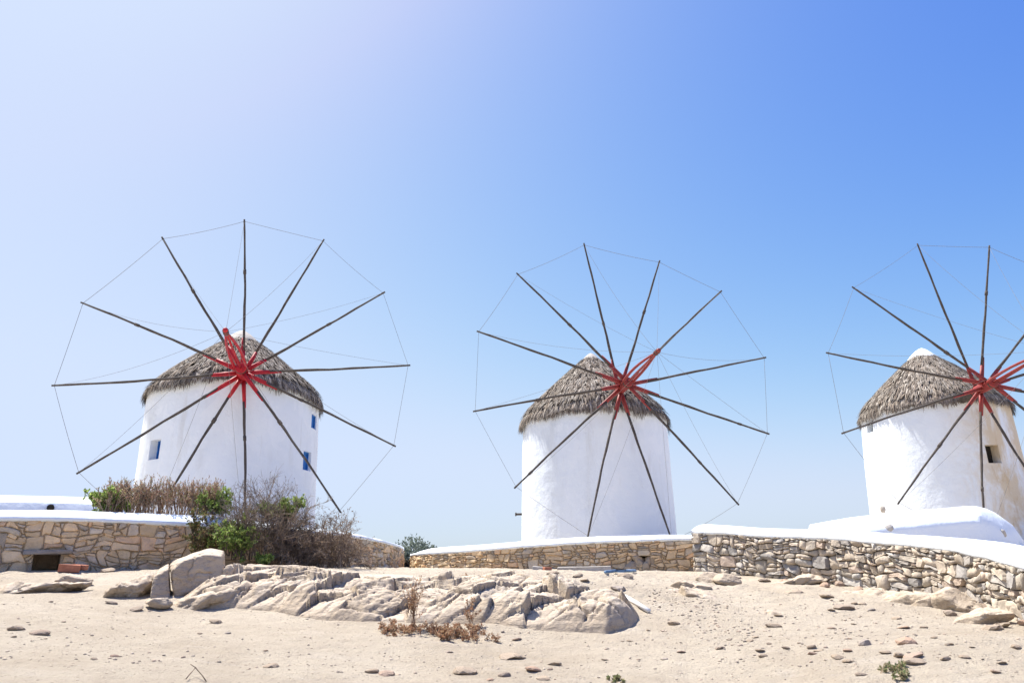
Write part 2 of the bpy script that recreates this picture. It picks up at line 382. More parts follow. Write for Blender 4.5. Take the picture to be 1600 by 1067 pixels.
STONE = [((0.60, 0.47, 0.325), 5), ((0.55, 0.44, 0.31), 5), ((0.50, 0.41, 0.30), 4), ((0.45, 0.39, 0.325), 3), ((0.64, 0.51, 0.36), 3), ((0.37, 0.33, 0.29), 2), ((0.58, 0.42, 0.29), 2), ((0.52, 0.465, 0.39), 2)]
def stone_tint(rs):
    c = rs.choices([q[0] for q in STONE], [q[1] for q in STONE])[0]; k = rs.uniform(0.85, 1.15)
    return tuple(x*k for x in c)
def stone_wall(name, label, rows, radii, aniso, joint, proud, core, holes=(), seed=1, side=0.3, tr=None, soft=False):
    rs = random.Random(seed); P = Path(rows, side)
    root = empty(name, P.w(P.L/2, P.get(P.L/2)[0][2], -0.2)); tag(root, label, 'wall')
    lo = lambda t: P.get(t)[0][2]-0.12
    hi = lambda t: P.get(t)[0][3]
    inhole = lambda t, z: any(h[0] < t < h[1] and h[2] < z-lo(t)-.12 < h[3] for h in holes)
    out = []; hmin, hmax, stack, cutmax = radii
    zmin = min(lo(t) for t in np.linspace(0, P.L, 60))-.1; zmax = max(hi(t) for t in np.linspace(0, P.L, 60))+.1
    slope = (hi(P.L)-hi(0))/P.L if tr is None else tr
    cells = []; z = zmin-.8*abs(slope)*P.L-.1
    while z < zmax+abs(slope)*P.L:
        rh = rs.uniform(hmin, hmax); t = -rs.uniform(0, .3)
        while t < P.L:
            k = rs.random(); tall = rh > hmin+.55*(hmax-hmin); single = .20 if tall else .45
            if k < single: w = rh*rs.uniform(.7, 1.3 if tall else 2.1); parts = [(0, 1)]
            elif tall and k < .62: w = rh*rs.uniform(.7, 1.6); c = [0, rs.uniform(.18, .3), rs.uniform(.42, .56), rs.uniform(.68, .82), 1]; parts = list(zip(c[:-1], c[1:]))
            elif k < .42+stack*.6: w = rh*rs.uniform(1.0, 2.4); c = rs.uniform(.35, .65); parts = [(0, c), (c, 1)]
            else: w = rh*rs.uniform(.55, 1.2); c1 = rs.uniform(.25, .42); c2 = rs.uniform(.58, .75); parts = [(0, c1), (c1, c2), (c2, 1)]
            for q0, q1 in parts:
                if len(parts) > 1 and rs.random() < .38 and w > rh*.9:
                    c = rs.uniform(.35, .65); cells.append((t, t+w*c, z+rh*q0, z+rh*q1)); cells.append((t+w*c, t+w, z+rh*q0, z+rh*q1))
                else: cells.append((t, t+w, z+rh*q0, z+rh*q1))
            t += w
        z += rh
    wa = (hmin+hmax)/2
    ring = lambda c: [(c[0], c[2]), ((c[0]+c[1])/2, c[2]), (c[1], c[2]), (c[1], (c[2]+c[3])/2), (c[1], c[3]), ((c[0]+c[1])/2, c[3]), (c[0], c[3]), (c[0], (c[2]+c[3])/2)]
    pts_all = np.array([ring(c) for c in cells]); flat = pts_all.reshape(-1, 2)
    p3 = np.stack([flat[:, 0], flat[:, 1], 0*flat[:, 0]+seed*3.3], -1)
    wx = wa*(.75*fbm(p3*3.2, 2, seed+31)+.42*vnoise(p3*9, seed+32)); wz = wa*(.75*fbm(p3*np.array([1.6, 3.2, 1]), 2, seed+33)+.40*vnoise(p3*9, seed+34))
    warped = (flat+np.stack([wx, wz+slope*flat[:, 0]], -1)).reshape(pts_all.shape)
    for cell in warped:
        q = [tuple(p) for p in cell]; cx = sum(p[0] for p in q)/8; cz = sum(p[1] for p in q)/8
        if not (-.1 < cx < P.L+.1) or cz > hi(min(max(cx, 0), P.L))+.1 or cz < lo(min(max(cx, 0), P.L))-.1 or inhole(cx, cz): continue
        # shrink by half a joint, knock the corners off
        sh = []
        for k, p in enumerate(q):
            d = math.hypot(p[0]-cx, p[1]-cz) or 1; g = joint*(.35 if k % 2 else .55)*rs.uniform(.5, 1.5)
            sh.append((cx+(p[0]-cx)*(1-g/d), cz+(p[1]-cz)*(1-g/d)))
        ch = []
        for k in range(8):
            if k % 2 == 0:
                c = rs.uniform(.16, cutmax) if rs.random() < .75 else rs.uniform(.05, .12); c2 = rs.uniform(.16, cutmax); p0, p1, p2 = sh[k-1], sh[k], sh[(k+1) % 8]
                ch.append((p1[0]+(p0[0]-p1[0])*c, p1[1]+(p0[1]-p1[1])*c)); ch.append((p1[0]+(p2[0]-p1[0])*c2, p1[1]+(p2[1]-p1[1])*c2))
            elif rs.random() < .7: ch.append(sh[k])
        poly = ch; t = min(max(cx, 0.01), P.L-.01)
        g = (hi(min(t+.25, P.L))-hi(max(t-.25, 0)))/(min(t+.25, P.L)-max(t-.25, 0)); poly = clip(poly, -g, 1, hi(t)-g*t-.006)
        g = (lo(min(t+.25, P.L))-lo(max(t-.25, 0)))/(min(t+.25, P.L)-max(t-.25, 0)); poly = clip(poly, g, -1, -(lo(t)-g*t))
        poly = clip(poly, -1, 0, 0.0); poly = clip(poly, 1, 0, P.L)
        for hq in holes:
            if len(poly) < 3: break
            hb = lo((hq[0]+hq[1])/2)+.12; x1, x2, z1, z2 = hq[0], hq[1], hb+hq[2], hb+hq[3]
            dists = [(x1-cx, (1, 0, x1)), (cx-x2, (-1, 0, -x2)), (cz-z2, (0, -1, -z2)), (z1-cz, (0, 1, z1))]
            if max(p[0] for p in poly) > x1 and min(p[0] for p in poly) < x2 and max(p[1] for p in poly) > z1 and min(p[1] for p in poly) < z2:
                poly = clip(poly, *max(dists, key=lambda q: q[0])[1])
        if len(poly) < 4: continue
        ar = 0.5*abs(sum(poly[k][0]*poly[k-1][1]-poly[k-1][0]*poly[k][1] for k in range(len(poly))))
        if ar < 0.0005: continue
        out.append((ar, poly))
    out.sort(key=lambda q: -q[0])
    rest = MB()
    for idx, (ar, ch) in enumerate(out):
        n = len(ch); cx = sum(p[0] for p in ch)/n; cz = sum(p[1] for p in ch)/n
        sz = math.sqrt(ar); pr = proud*rs.uniform(.55, 1.45); tx = rs.uniform(-.16, .16); tz = rs.uniform(-.3, .08)
        V = []
        def put(x, z, d): V.append(P.w(min(max(x, 0), P.L), z, d))
        e = min(0.24, 0.012/sz+0.05)
        ins = [rs.uniform(.6, 1.3) for _ in range(n)]
        for (x, z) in ch: put(x, z, -0.13)
        for (x, z) in ch: put(x, z, pr*.35-0.01+rs.uniform(-.006, .006))
        for k, (x, z) in enumerate(ch):
            f = 1-e*ins[k]; X_, Z_ = cx+(x-cx)*f, cz+(z-cz)*f
            put(X_, Z_, pr+tx*(X_-cx)+tz*(Z_-cz)+rs.uniform(-.007, .007))
        put(cx+rs.uniform(-.25, .25)*sz, cz+rs.uniform(-.25, .25)*sz, pr+rs.uniform(-.01, .045)*sz)
        F = []
        for k in range(n):
            k2 = (k+1) % n
            F += [(k, k2, n+k2, n+k), (n+k, n+k2, 2*n+k2, 2*n+k), (2*n+k, 2*n+k2, 3*n)]
        tint = stone_tint(rs); sf = soft and rs.random() < .55
        if soft: g_ = sum(tint)/3; tint = tuple(.86*(.70*x+.30*g_) for x in tint)
        else: tint = (tint[0]*1.18, tint[1]*1.10, tint[2]*.96)
        if idx < 298:
            b = MB(); b.add(V, F, tint); b.build('stone', M['stone'], root, sf, True)
        else: rest.add(V, F, tint)
    if rest.v: tag(rest.build('small_stones', M['stone'], root, soft, True), kind='stuff')
    # earth core with the openings left out
    ts = sorted(set(list(np.arange(0, P.L, 0.12))+[P.L]+[h for q in holes for h in q[:2]])); b = MB()
    for a, c in zip(ts[:-1], ts[1:]):
        mid = (a+c)/2; h = [q for q in holes if q[0] <= mid <= q[1]]
        spans = [(None, None)]
        for z_lo, z_hi in ([(lambda t: lo(t)-.1, lambda t: hi(t)-.01)] if not h else
                           [(lambda t: lo(t)-.1, lambda t: lo(mid)+.12+h[0][2]), (lambda t: lo(mid)+.12+h[0][3], lambda t: hi(t)-.01)]):
            b.add([P.w(a, z_lo(a), core), P.w(c, z_lo(c), core), P.w(c, z_hi(c), core), P.w(a, z_hi(a), core)], [(0, 1, 2, 3)])
            if h:
                zz = z_hi if z_lo(a) < lo(a) else z_lo
                b.add([P.w(a, zz(a), core), P.w(c, zz(c), core), P.w(c, zz(c), -.6), P.w(a, zz(a), -.6)], [(0, 1, 2, 3)])
        b.add([P.w(a, lo(a)-.1, -.6), P.w(c, lo(c)-.1, -.6), P.w(c, hi(c)-.01, -.6), P.w(a, hi(a)-.01, -.6)], [(3, 2, 1, 0)])
        b.add([P.w(a, hi(a)-.01, core), P.w(c, hi(c)-.01, core), P.w(c, hi(c)-.01, -.6), P.w(a, hi(a)-.01, -.6)], [(0, 1, 2, 3)])
    for t in [0, P.L]+[h for q in holes for h in q[:2]]:
        b.add([P.w(t, lo(t)-.1, core), P.w(t, lo(t)-.1, -.6), P.w(t, hi(t)-.01, -.6), P.w(t, hi(t)-.01, core)], [(0, 1, 2, 3)])
    b.build('earth_core', M['mortar'], root)
    # whitewashed coping
    ts = np.arange(0, P.L+.05, 0.09); ts[-1] = P.L; sec = []
    prof = [(-.06, -.03), (.012, -.018), (.03, .0), (.028, .035), (.0, .32), (-.10, .68), (-.22, .92), (-.34, 1.0), (-.46, .97), (-.56, .75), (-.61, .2), (-.62, -.35)]
    V = []
    for t in ts:
        q, n = P.get(t); rise = max(q[4], .05)
        wob = 0.014*float(fbm(np.array([t*2.2, seed*7.1, 0]), 3, seed)); edge = 0.012*float(fbm(np.array([t*7.0, seed*3.1, 5]), 3, seed+3))
        for k, (d, h) in enumerate(prof):
            zz = q[3]+(h*rise if k > 3 or k == 11 else h)+wob*min(1, k/4)
            if k < 3: zz += edge
            V.append((q[0]+n[0]*d, q[1]+n[1]*d, zz))
    F = grid_faces(len(ts), len(prof)); k = len(prof)
    F = [q[::-1] for q in F]+[tuple(range(k)), tuple(range(len(V)-1, len(V)-k-1, -1))]
    mesh_np('coping', V, F, M['plaster_clean'], root, True)
    return P, root

rows_left = [(-330, 13.0, 893, 806, 793), (-170, 13.2, 893, 808, 795), (0, 13.5, 895, 812, 797), (150, 13.6, 893, 814, 798), (330, 13.9, 890, 822, 807), (450, 14.2, 889, 830, 820), (545, 14.8, 889, 838, 831),
             (600, 16.0, 890, 848, 841), (627, 17.6, 890, 856, 852), (629, 20, 891, 863, 860)]
rows_mid = [(662, 20, 890, 864, 860), (643, 18.4, 890, 868, 864), (658, 17.0, 890, 866, 857), (720, 15.9, 890, 862, 852), (800, 15.0, 890, 856, 846), (900, 14.5, 892, 849, 839),
            (1000, 14.3, 893, 845, 836), (1078, 14.2, 894, 843, 835), (1120, 14.3, 894, 842, 834)]
rows_right = [(1081, 13.6, 893, 832, 820), (1140, 13.1, 898, 834, 823), (1200, 12.6, 905, 838, 827), (1300, 11.9, 914, 842, 830), (1400, 11.1, 926, 850, 837), (1477, 10.4, 940, 858, 845),
              (1540, 9.7, 958, 871, 857), (1600, 9.0, 975, 887, 872), (1700, 8.2, 1005, 915, 898), (1830, 7.4, 1045, 950, 920)]
PL = Path(rows_left, .3)
def s_at(P, u):     # arc length where the wall is seen at column u
    best = min(range(len(P.Q)), key=lambda i: abs(800+FPX*(np.dot(P.Q[i, [0, 1, 3]], CR)/np.dot(P.Q[i, [0, 1, 3]], CF))-u)); return P.S[best]
h0, h1 = s_at(PL, 62), s_at(PL, 102)
PLw, wall_l = stone_wall('dry_stone_wall', 'long tan rubble wall with white coping and a square drain hole, in front of the leftmost windmill', rows_left,
           (.075, .24, .6, .34), 1.5, 0.016, 0.020, -0.014, holes=[(h0, h1, 0.03, 0.27)], seed=3)
PM = Path(rows_mid, .3); h2, h3 = s_at(PM, 978), s_at(PM, 1018)
PMw, wall_m = stone_wall('dry_stone_wall', 'low curved rubble wall with a collapsed gap, below the middle windmill', rows_mid,
           (.07, .20, .6, .34), 1.4, 0.016, 0.020, -0.014, holes=[(h2+.1, h3-.05, 0.12, 0.27)], seed=5)
PRw, wall_r = stone_wall('dry_stone_wall', 'sunlit dry stone wall with broad white coping descending to the right edge', rows_right,
           (.065, .20, .8, .36), 1.9, 0.013, 0.030, -0.04, seed=9, soft=True)

# a few tumbled stones in the collapsed gap and a lintel over the drain
def chisel(dirs, seed, planes=14, flat=1.0):
    r_ = np.random.default_rng(seed); N = r_.normal(size=(planes, 3)); N /= np.linalg.norm(N, axis=1)[:, None]
    D = r_.uniform(.62, 1.0, planes); dots = dirs @ N.T
    R = np.where(dots > 0.05, D/np.maximum(dots, .05), 9.0)
    k = 38.0; R = -np.log(np.exp(-k*R).sum(1)+np.exp(-k*1.15))/k
    return dirs*R[:, None]
_ico = {}
def ico(sub):
    if sub not in _ico:
        bm = bmesh.new(); bmesh.ops.create_icosphere(bm, subdivisions=sub, radius=1)
        bm.verts.ensure_lookup_table(); V = np.array([v.co[:] for v in bm.verts]); F = [tuple(v.index for v in f.verts) for f in bm.faces]; bm.free()
        _ico[sub] = (V, F)
    return _ico[sub]
def rock_mesh(size, seed, sub=5, planes=14, strata=None, rough=1.0, rot=None):
    V, F = ico(sub); P = chisel(V, seed, planes)
    P = P*np.array(size)/2*1.05; s = float(np.mean(size))
    Nn = V/np.array(size); Nn /= np.linalg.norm(Nn, axis=1)[:, None]
    P = P+Nn*(s*0.045*rough*fbm(P/s*2.2+seed*3.7, 4, seed))[:, None]
    if strata is not None:
        sn, fr, amp = strata; sn = np.array(sn)/np.linalg.norm(sn)
        c = P@sn*fr+0.8*fbm(P*1.2/s+seed, 3, seed+5)
        ph = c-np.floor(c); h = _hash(np.floor(c), 0*np.floor(c), 0*np.floor(c), seed)
        step = (h-0.5)*1.6-np.exp(-(np.minimum(ph, 1-ph)/0.09)**2)*0.9
        P = P+Nn*(amp*step)[:, None]
    P = P+Nn*(s*0.022*rough*fbm(P/s*9+seed, 3, seed+9))[:, None]
    cr = np.abs(fbm(P/s*2.6+seed*1.3, 3, seed+13)); P = P-Nn*(s*0.05*np.exp(-(cr/0.035)**2))[:, None]
    return P, F
def rock(name, center, size, seed, parent=None, sub=5, planes=14, strata=None, euler=(0, 0, 0), rough=1.0, mat='rock'):
    P, F = rock_mesh(size, seed, sub, planes, strata, rough)
    from mathutils import Euler
    R = np.array(Euler(euler).to_matrix()); P = P@R.T+np.array(center)
    if parent is None:
        o = empty('tmp', (0, 0, 0)); bpy.data.objects.remove(o)
        P = P-np.array(center); ob = mesh_np(name, P, F, M[mat], None, True); ob.location = center; return ob
    return mesh_np(name, P, F, M[mat], parent, True)

hq = PMw
for k, (u, v, w) in enumerate([(988, 884, .22), (1001, 880, .17), (1009, 886, .19), (995, 873, .13), (1012, 877, .14)]):
    c = at(u, v, 14.34); o = rock('fallen_stone', c, (w*1.35, w, w*.95), 60+k, None, 3, 10, None, (k, k*2, k)); tag(o, 'angular stone tumbled into the collapsed gap of the low curved wall', 'stone', 'stones in the collapsed wall gap')
lp = PLw.w((h0+h1)/2, 0, .0); b = MB(); zl = PLw.get((h0+h1)/2)[0][2]+0.29
ln = PLw.get((h0+h1)/2)[1]; R = Matrix(((-ln[1], ln[0], 0), (ln[0], ln[1], 0), (0, 0, 1))).to_3x3()
R = Matrix(((-ln[1], ln[0], 0), (ln[0], ln[1], 0), (0, 0, 1)))
b.box((lp[0], lp[1], zl), 0.62, .22, .07, R, .012, (.33, .29, .245)); o = b.build('lintel', M['stone'], wall_l, False, True)
bv = o.modifiers.new('bevel', 'BEVEL'); bv.width = .015; bv.segments = 2

# terraces behind the walls
def terrace(name, P, zback, t0, t1, back):
    V = []; ts = np.linspace(t0, t1, 40)
    for t in ts:
        q, n = P.get(t); p = np.array([q[0]-n[0]*.5, q[1]-n[1]*.5]); zf = q[3]-.06
        for k, f in enumerate((0, .08, .3, .6, 1.0)):
            x = p+(np.array(back(t, p))-p)*f; V.append((x[0], x[1], zf+(zback-zf)*min(1, f*3.3)))
        V.append((V[-1][0], V[-1][1], -3))
    o = mesh_np(name, V, [q[::-1] for q in grid_faces(len(ts), 6)], M['terrace'], None, False); return tag(o, None, kind='structure')
tag(terrace('terrace', PLw, .62, 0, PLw.L, lambda t, p: (p[0]*1.0-22*(1-t/PLw.L)-0.0, 42)), 'level earth terrace behind the long left wall')
tag(terrace('terrace', PMw, .42, 0, PMw.L, lambda t, p: (-2+14*t/PMw.L, 42)), 'level earth terrace behind the low curved wall')
tag(terrace('terrace', PRw, .5, 0, PRw.L, lambda t, p: (12.2+25*t/PRw.L, 42-22*t/PRw.L)), 'earth terrace behind the descending wall')

# ------------------------------------------------------------------ windmills
def windmill(name, label, hub, az, tilt, L, coneoff, spokes, C, R_top, R_base, z_base, z_eave, z_apex, R_eave, lift, cap_r, red, wins, seed, plaster, bow=0.0, rope=False, capm=None):
    capm = capm or M['concrete']
    rs = random.Random(seed); az = math.radians(az); tilt = math.radians(tilt)
    C = Vector((C[0], C[1], z_base)); H = Vector(hub)
    root = empty(name, C); tag(root, label, 'windmill', 'thatched windmills on the ridge')
    A = Vector((math.sin(az)*math.cos(tilt), -math.cos(az)*math.cos(tilt), math.sin(tilt)))
    Xa = Vector((math.cos(az), math.sin(az), 0)); Ya = A.cross(Xa)
    if Ya.z < 0: Ya = -Ya
    # --- tower with real window openings
    ztop = z_eave-.02
    st_ = math.atan2(C.y, C.x); wins = [(st_+((w_[0]-st_) % (2*math.pi)), *w_[1:]) for w_ in wins]
    th = list(st_+np.linspace(0, 2*math.pi, 96, endpoint=False)); zs = list(np.linspace(z_base-.3, ztop, 34))
    for (a, z, w, h, *_r) in wins:
        dth = w/2/R_top
        th = [t for t in th if not (a-dth-.02 < t < a+dth+.02)]
        zs = [q for q in zs if not (z-h/2-.05 < q < z+h/2+.05)]
    for (a, z, w, h, *_r) in wins:
        dth = w/2/R_top; th += [a-dth, a+dth]; zs += [z-h/2, z+h/2]
    th.sort(); zs.sort(); nth, nz = len(th), len(zs); V = []
    def rad(t, z):
        f = (z-z_base)/(ztop-z_base); r = R_base+(R_top-R_base)*f
        return r+0.035*float(fbm(np.array([math.cos(t)*2.2, math.sin(t)*2.2, z*.55+seed]), 3, seed))
    for t in th:
        for z in zs: r = rad(t, z); V.append((C.x+r*math.cos(t), C.y+r*math.sin(t), z))
    F = []
    for i in range(nth):
        i2 = (i+1) % nth; tm = (th[i]+(th[i2] if i2 else th[0]+2*math.pi))/2
        for j in range(nz-1):
            zm = (zs[j]+zs[j+1])/2
            if any(abs(tm-a) < w/2/R_top and abs(zm-z) < h/2 for (a, z, w, h, *_r) in wins): continue
            F.append((i*nz+j, i2*nz+j, i2*nz+j+1, i*nz+j+1))
    mesh_np('tower_wall', V, F, plaster, root, True)
    for (a, z, w, h, dep, kind) in wins:
        dth = w/2/R_top; b = MB()
        def wp(t, zz, d): r = rad(a+t*dth, zz)-d; return (C.x+r*math.cos(a+t*dth), C.y+r*math.sin(a+t*dth), zz)
        o = [wp(-1, z-h/2, 0), wp(1, z-h/2, 0), wp(1, z+h/2, 0), wp(-1, z+h/2, 0)]
        i_ = [wp(-1, z-h/2, dep), wp(1, z-h/2, dep), wp(1, z+h/2, dep), wp(-1, z+h/2, dep)]
        b.add(o+i_, [(0, 1, 5, 4), (1, 2, 6, 5), (2, 3, 7, 6), (3, 0, 4, 7)]); win = b.build('window', plaster, root)
        n = Vector((math.cos(a), math.sin(a), 0)); tt = Vector((-n.y, n.x, 0)); R3 = Matrix((tt, n, Vector((0, 0, 1)))).transposed()
        cc = sum((Vector(q) for q in i_), Vector())/4
        mt = {'blue': M['blue'], 'wood': M['oldwood'], 'dark': M['dark']}[kind]
        b = MB(); b.box(cc, w*1.0, .03, h*1.0, R3); b.build('dark_backing' if kind == 'dark' else 'shutter', M['dark'] if kind == 'dark' else mt, win)  # dark kind: a near-black sheet painted as the unlit interior, no glass
        if kind != 'dark':
            b = MB(); fw = .05
            b.box(cc+n*.03+tt*(w/2-fw/2), fw, .05, h, R3); b.box(cc+n*.03-tt*(w/2-fw/2), fw, .05, h, R3)
            b.box(cc+n*.03+Vector((0, 0, h/2-fw/2)), w-2*fw, .05, fw, R3); b.box(cc+n*.03-Vector((0, 0, h/2-fw/2)), w-2*fw, .05, fw, R3)
            b.build('frame', mt, win)
    # --- thatched roof: under-cone and shaggy tufts
    fa = math.atan2(A.y, A.x)
    def roof(t, a):
        droop = max(0.0, math.cos(a-fa))**3
        ze = z_eave+lift*droop+0.07*float(fbm(np.array([math.cos(a)*2, math.sin(a)*2, seed]), 3, seed))
        r = R_eave*t; z = z_apex+(ze-z_apex)*(t**1.12); z -= 0.10*max(0, t-.85)/.15
        z += 0.05*float(fbm(np.array([math.cos(a)*t*3, math.sin(a)*t*3, seed+4.]), 2, seed))
        return Vector((C.x+r*math.cos(a), C.y+r*math.sin(a), z))
    V = []; F = []; na = 64; rings = (.02, .2, .4, .6, .8, .97)
    for t in rings:
        for k in range(na): V.append(roof(t, 2*math.pi*k/na)-Vector((0, 0, .06)))
    for k in range(na):                                    # underside back to the wall
        a = 2*math.pi*k/na; p = roof(.97, a); V.append(Vector((C.x+(R_top-.1)*math.cos(a), C.y+(R_top-.1)*math.sin(a), p.z-.10)))
    for i in range(len(rings)):
        for k in range(na):
            k2 = (k+1) % na; F.append((i*na+k, (i+1)*na+k, (i+1)*na+k2, i*na+k2))
    rf = mesh_np('roof', V, F, M['thatch'], root, False, [(.16, .14, .125)]*len(V))
    b = MB(); cols = [(.33, .29, .245), (.27, .235, .20), (.21, .18, .15), (.40, .36, .31), (.13, .105, .085), (.30, .245, .195), (.24, .20, .165)]
    nrow = 20
    for i in range(nrow):
        t0 = .10+.90*(i/(nrow-1)); n = int(36+390*t0)
        for k in range(n):
            a = 2*math.pi*(k+rs.random())/n; t = min(1.0, max(.06, t0+rs.uniform(-.035, .03)))
            p = roof(t, a); q = roof(max(.02, t-.1), a); dn = (p-q).normalized(); rad_ = Vector((math.cos(a), math.sin(a), 0)); tg = Vector((-rad_.y, rad_.x, 0))
            up = tg.cross(dn); up = up if up.z > 0 else -up
            ln = rs.uniform(.28, .58); wd = rs.uniform(.018, .045); c = rs.choice(cols); kk = rs.uniform(.8, 1.2); c = tuple(x*kk for x in c)
            sk = tg*rs.uniform(-.13, .13); lift_ = rs.uniform(.02, .07)
            for s_ in range(3):
                o = tg*((s_-1)*wd*.8+rs.uniform(-.02, .02)); e = ln*rs.uniform(.75, 1.15); dz = up*(lift_+rs.uniform(-.02, .04))
                hang = Vector((0, 0, -rs.uniform(.06, .20)))-rad_*.16 if i >= nrow-2 else Vector((0, 0, 0))
                v0 = p-dn*ln*.55+o; v2 = p+dn*e*.45+o+sk+dz+hang; v1 = (v0+v2)/2+up*.045+tg*0
                w0 = tg*wd*.42; w1 = tg*wd*.5; w2 = tg*wd*.12
                b.add([v0-w0, v0+w0, v1-w1, v1+w1, v2-w2, v2+w2], [(0, 1, 3, 2), (2, 3, 5, 4)], c)
    # ragged fringe at the eaves
    for k in range(900):
        a = 2*math.pi*(k+rs.random())/900; p = roof(.99, a); rad_ = Vector((math.cos(a), math.sin(a), 0)); tg = Vector((-rad_.y, rad_.x, 0))
        clump = float(fbm(np.array([math.cos(a)*4, math.sin(a)*4, seed*2.]), 3, seed+2)); ln = max(.08, .24+.42*clump)*rs.uniform(.7, 1.2)
        c = rs.choice([(.17, .145, .125), (.12, .10, .085), (.24, .205, .175)]); w = tg*rs.uniform(.01, .026)
        v0 = p+Vector((0, 0, .02))-rad_*.05; v1 = p+Vector((0, 0, -ln*.5))+rad_*rs.uniform(-.03, .03); v2 = p+Vector((0, 0, -ln))+rad_*rs.uniform(-.05, .06)+tg*rs.uniform(-.08, .08)
        b.add([v0-w, v0+w, v1-w, v1+w, v2-w*.2, v2+w*.2], [(0, 1, 3, 2), (2, 3, 5, 4)], c)
    th_ = b.build('thatch', M['thatch'], root, False, True); tag(th_, kind='stuff')
    # whitewashed cap on the apex
    V = []; prof = [(1.0, -.30), (1.0, -.16), (.84, -.02), (.62, .10), (.40, .15), (.22, .17), (.07, .20)]; na = 28
    for r, h in prof:
        for k in range(na):
            a = 2*math.pi*k/na; rr = cap_r*r*(1+.06*math.sin(3*a+seed)+.04*math.sin(7*a))
            slope = (z_apex-z_eave)/R_eave
            V.append((C.x+rr*math.cos(a), C.y+rr*math.sin(a), z_apex+.16-cap_r*slope*1.0*r**1.5-(.25 if h < -.2 else 0)))
    F = [(i*na+k, i*na+(k+1) % na, (i+1)*na+(k+1) % na, (i+1)*na+k) for i in range(len(prof)-1) for k in range(na)]+[tuple((len(prof)-1)*na+k for k in range(na))]
    mesh_np('roof_cap', V, F, capm, root, True)
    # rope round the eaves, held under tension on the thatch
    b = MB(); pts = []
    for k in range(73 if rope else 0):
        a = 2*math.pi*k/72; p = roof(.90, a); pts.append(p+Vector((0, 0, .11)))
    if rope: b.tube(pts, .016, 5); b.build('eave_rope', M['wood'], root, True)
    # --- axle, hub
    redm = M[red]
    b = MB(); b.tube([H-A*2.6, H-A*.75], [.17, .19], 14); b.build('axle', M['wood'], root, True)
    b = MB(); b.tube([H-A*.75, H-A*.70, H+A*.36, H+A*.40], [.145, .16, .165, .15], 16); hb = b.build('hub', redm, root, False)
    for o in (-.62, .30):
        b = MB(); b.tube([H+A*o, H+A*(o+.05)], [.176, .176], 18); b.build('iron_band', M['wood'], hb)
    # --- spokes
    tips = []
    for k, (ang, ln) in enumerate(spokes):
        a = math.radians(ang); d = Xa*math.sin(a)+Ya*math.cos(a); off = -.55+.155*(k % 6)
        p0 = H+A*off+d*.10; tip = H+A*coneoff+d*ln; tips.append(tip)
        side = d.cross(A); n = 14; pts = []; rad_ = []; b1 = rs.uniform(-.045, .045); b2 = rs.uniform(-.04, .04); ph = rs.uniform(0, 6)
        for i in range(n+1):
            f = i/n; e = math.sin(math.pi*f)
            kink = 0.007*math.sin(f*17+ph)+0.004*math.sin(f*31+ph*2)
            pts.append(p0.lerp(tip, f)+side*(b1*e+kink*e)+A*(b2*e)); rad_.append((.048-.019*f)*(1+.10*math.sin(f*23+ph)))
        ext = (pts[-1]-pts[-2]).normalized(); pts.append(pts[-1]+ext*.07); rad_.append(rad_[-1])
        red_n = 2
        b = MB(); b.tube(pts[:red_n+1], [r*1.03 for r in rad_[:red_n+1]], 7, None, 1); b.tube(pts[red_n:], rad_[red_n:], 7, None, 0)
        sp = b.build('spoke', [M['wood'], redm], root, True)
        b = MB(); ls = rs.uniform(.7, 1.2)/ln; i1 = int(ls*n)+1; off2 = side*rs.choice((-1, 1))*.062
        pp = [p0.lerp(tip, f)+off2*(1-.35*f/ls)+A*.02+side*(b1*math.sin(math.pi*f)) for f in np.linspace(.0, ls, 5)]
        b.tube(pp, [.034, .036, .034, .031, .024], 6); b.build('splint', redm, sp, True)
        if rs.random() < .75:
            b = MB(); f = rs.uniform(.25, .9); i = int(f*n); b.tube([pts[i], pts[i]+(pts[i+1]-pts[i]).normalized()*.14], rad_[i]*1.35, 7); b.build('lashing', M['wood'], sp, True)
    # --- bowsprit of two bent poles and its tip block
    Ab = Vector((math.sin(az+bow)*math.cos(tilt+.03), -math.cos(az+bow)*math.cos(tilt+.03), math.sin(tilt+.03))); B = H+Ab*L; sd = Xa
    for s_ in (-1, 1):
        p0 = H+A*.05+sd*(.15*s_); pts = [p0.lerp(B, f)+sd*(s_*.10*math.sin(math.pi*f))+Ya*(.05*math.sin(math.pi*f)) for f in np.linspace(0, 1, 9)]
        b = MB(); b.tube(pts, [.042, .046, .047, .046, .044, .042, .040, .038, .036], 8); b.build('bowsprit_pole', redm, root, True)
    b = MB(); b.tube([H+A*.3, B], [.035, .032], 8); b.build('bowsprit_pole', redm, root, True)
    b = MB(); b.tube([B-A*.22, B-A*.18, B+A*.16, B+A*.2], [.05, .07, .07, .05], 9); b.build('bowsprit_tip', redm, root, True)
    for o in (-.10, .05):
        b = MB(); b.tube([B+A*o, B+A*(o+.06)], [.082, .082], 9); b.build('iron_band', M['wood'], root, True)
    # --- rim rope and stays
    b = MB(); N = len(tips)
    for k in range(N):
        p, q = tips[k], tips[(k+1) % N]; sag = rs.uniform(.0, .06)
        pts = [p.lerp(q, f)+Vector((0, 0, -sag*4*f*(1-f))) for f in np.linspace(0, 1, 8)]; b.tube(pts, .0062, 4)
    b.build('rim_rope', M['rope'], root, True)
    for k in range(N):
        b = MB(); sag = rs.uniform(.02, .22); pts = [B.lerp(tips[k], f)+Vector((0, 0, -sag*4*f*(1-f))) for f in np.linspace(0, 1, 12)]
        b.tube(pts, .0042, 4); b.build('stay_rope', M['rope'], root, True)
    return root, C, rad, tips
def facing(C, u, v):     # angle on the tower where the column u is seen, and the height there
    r = ray(u, v); o = Vector((0, 0)); d = Vector((r[0], r[1])); c = Vector((C[0], C[1]))
    return r, d, c
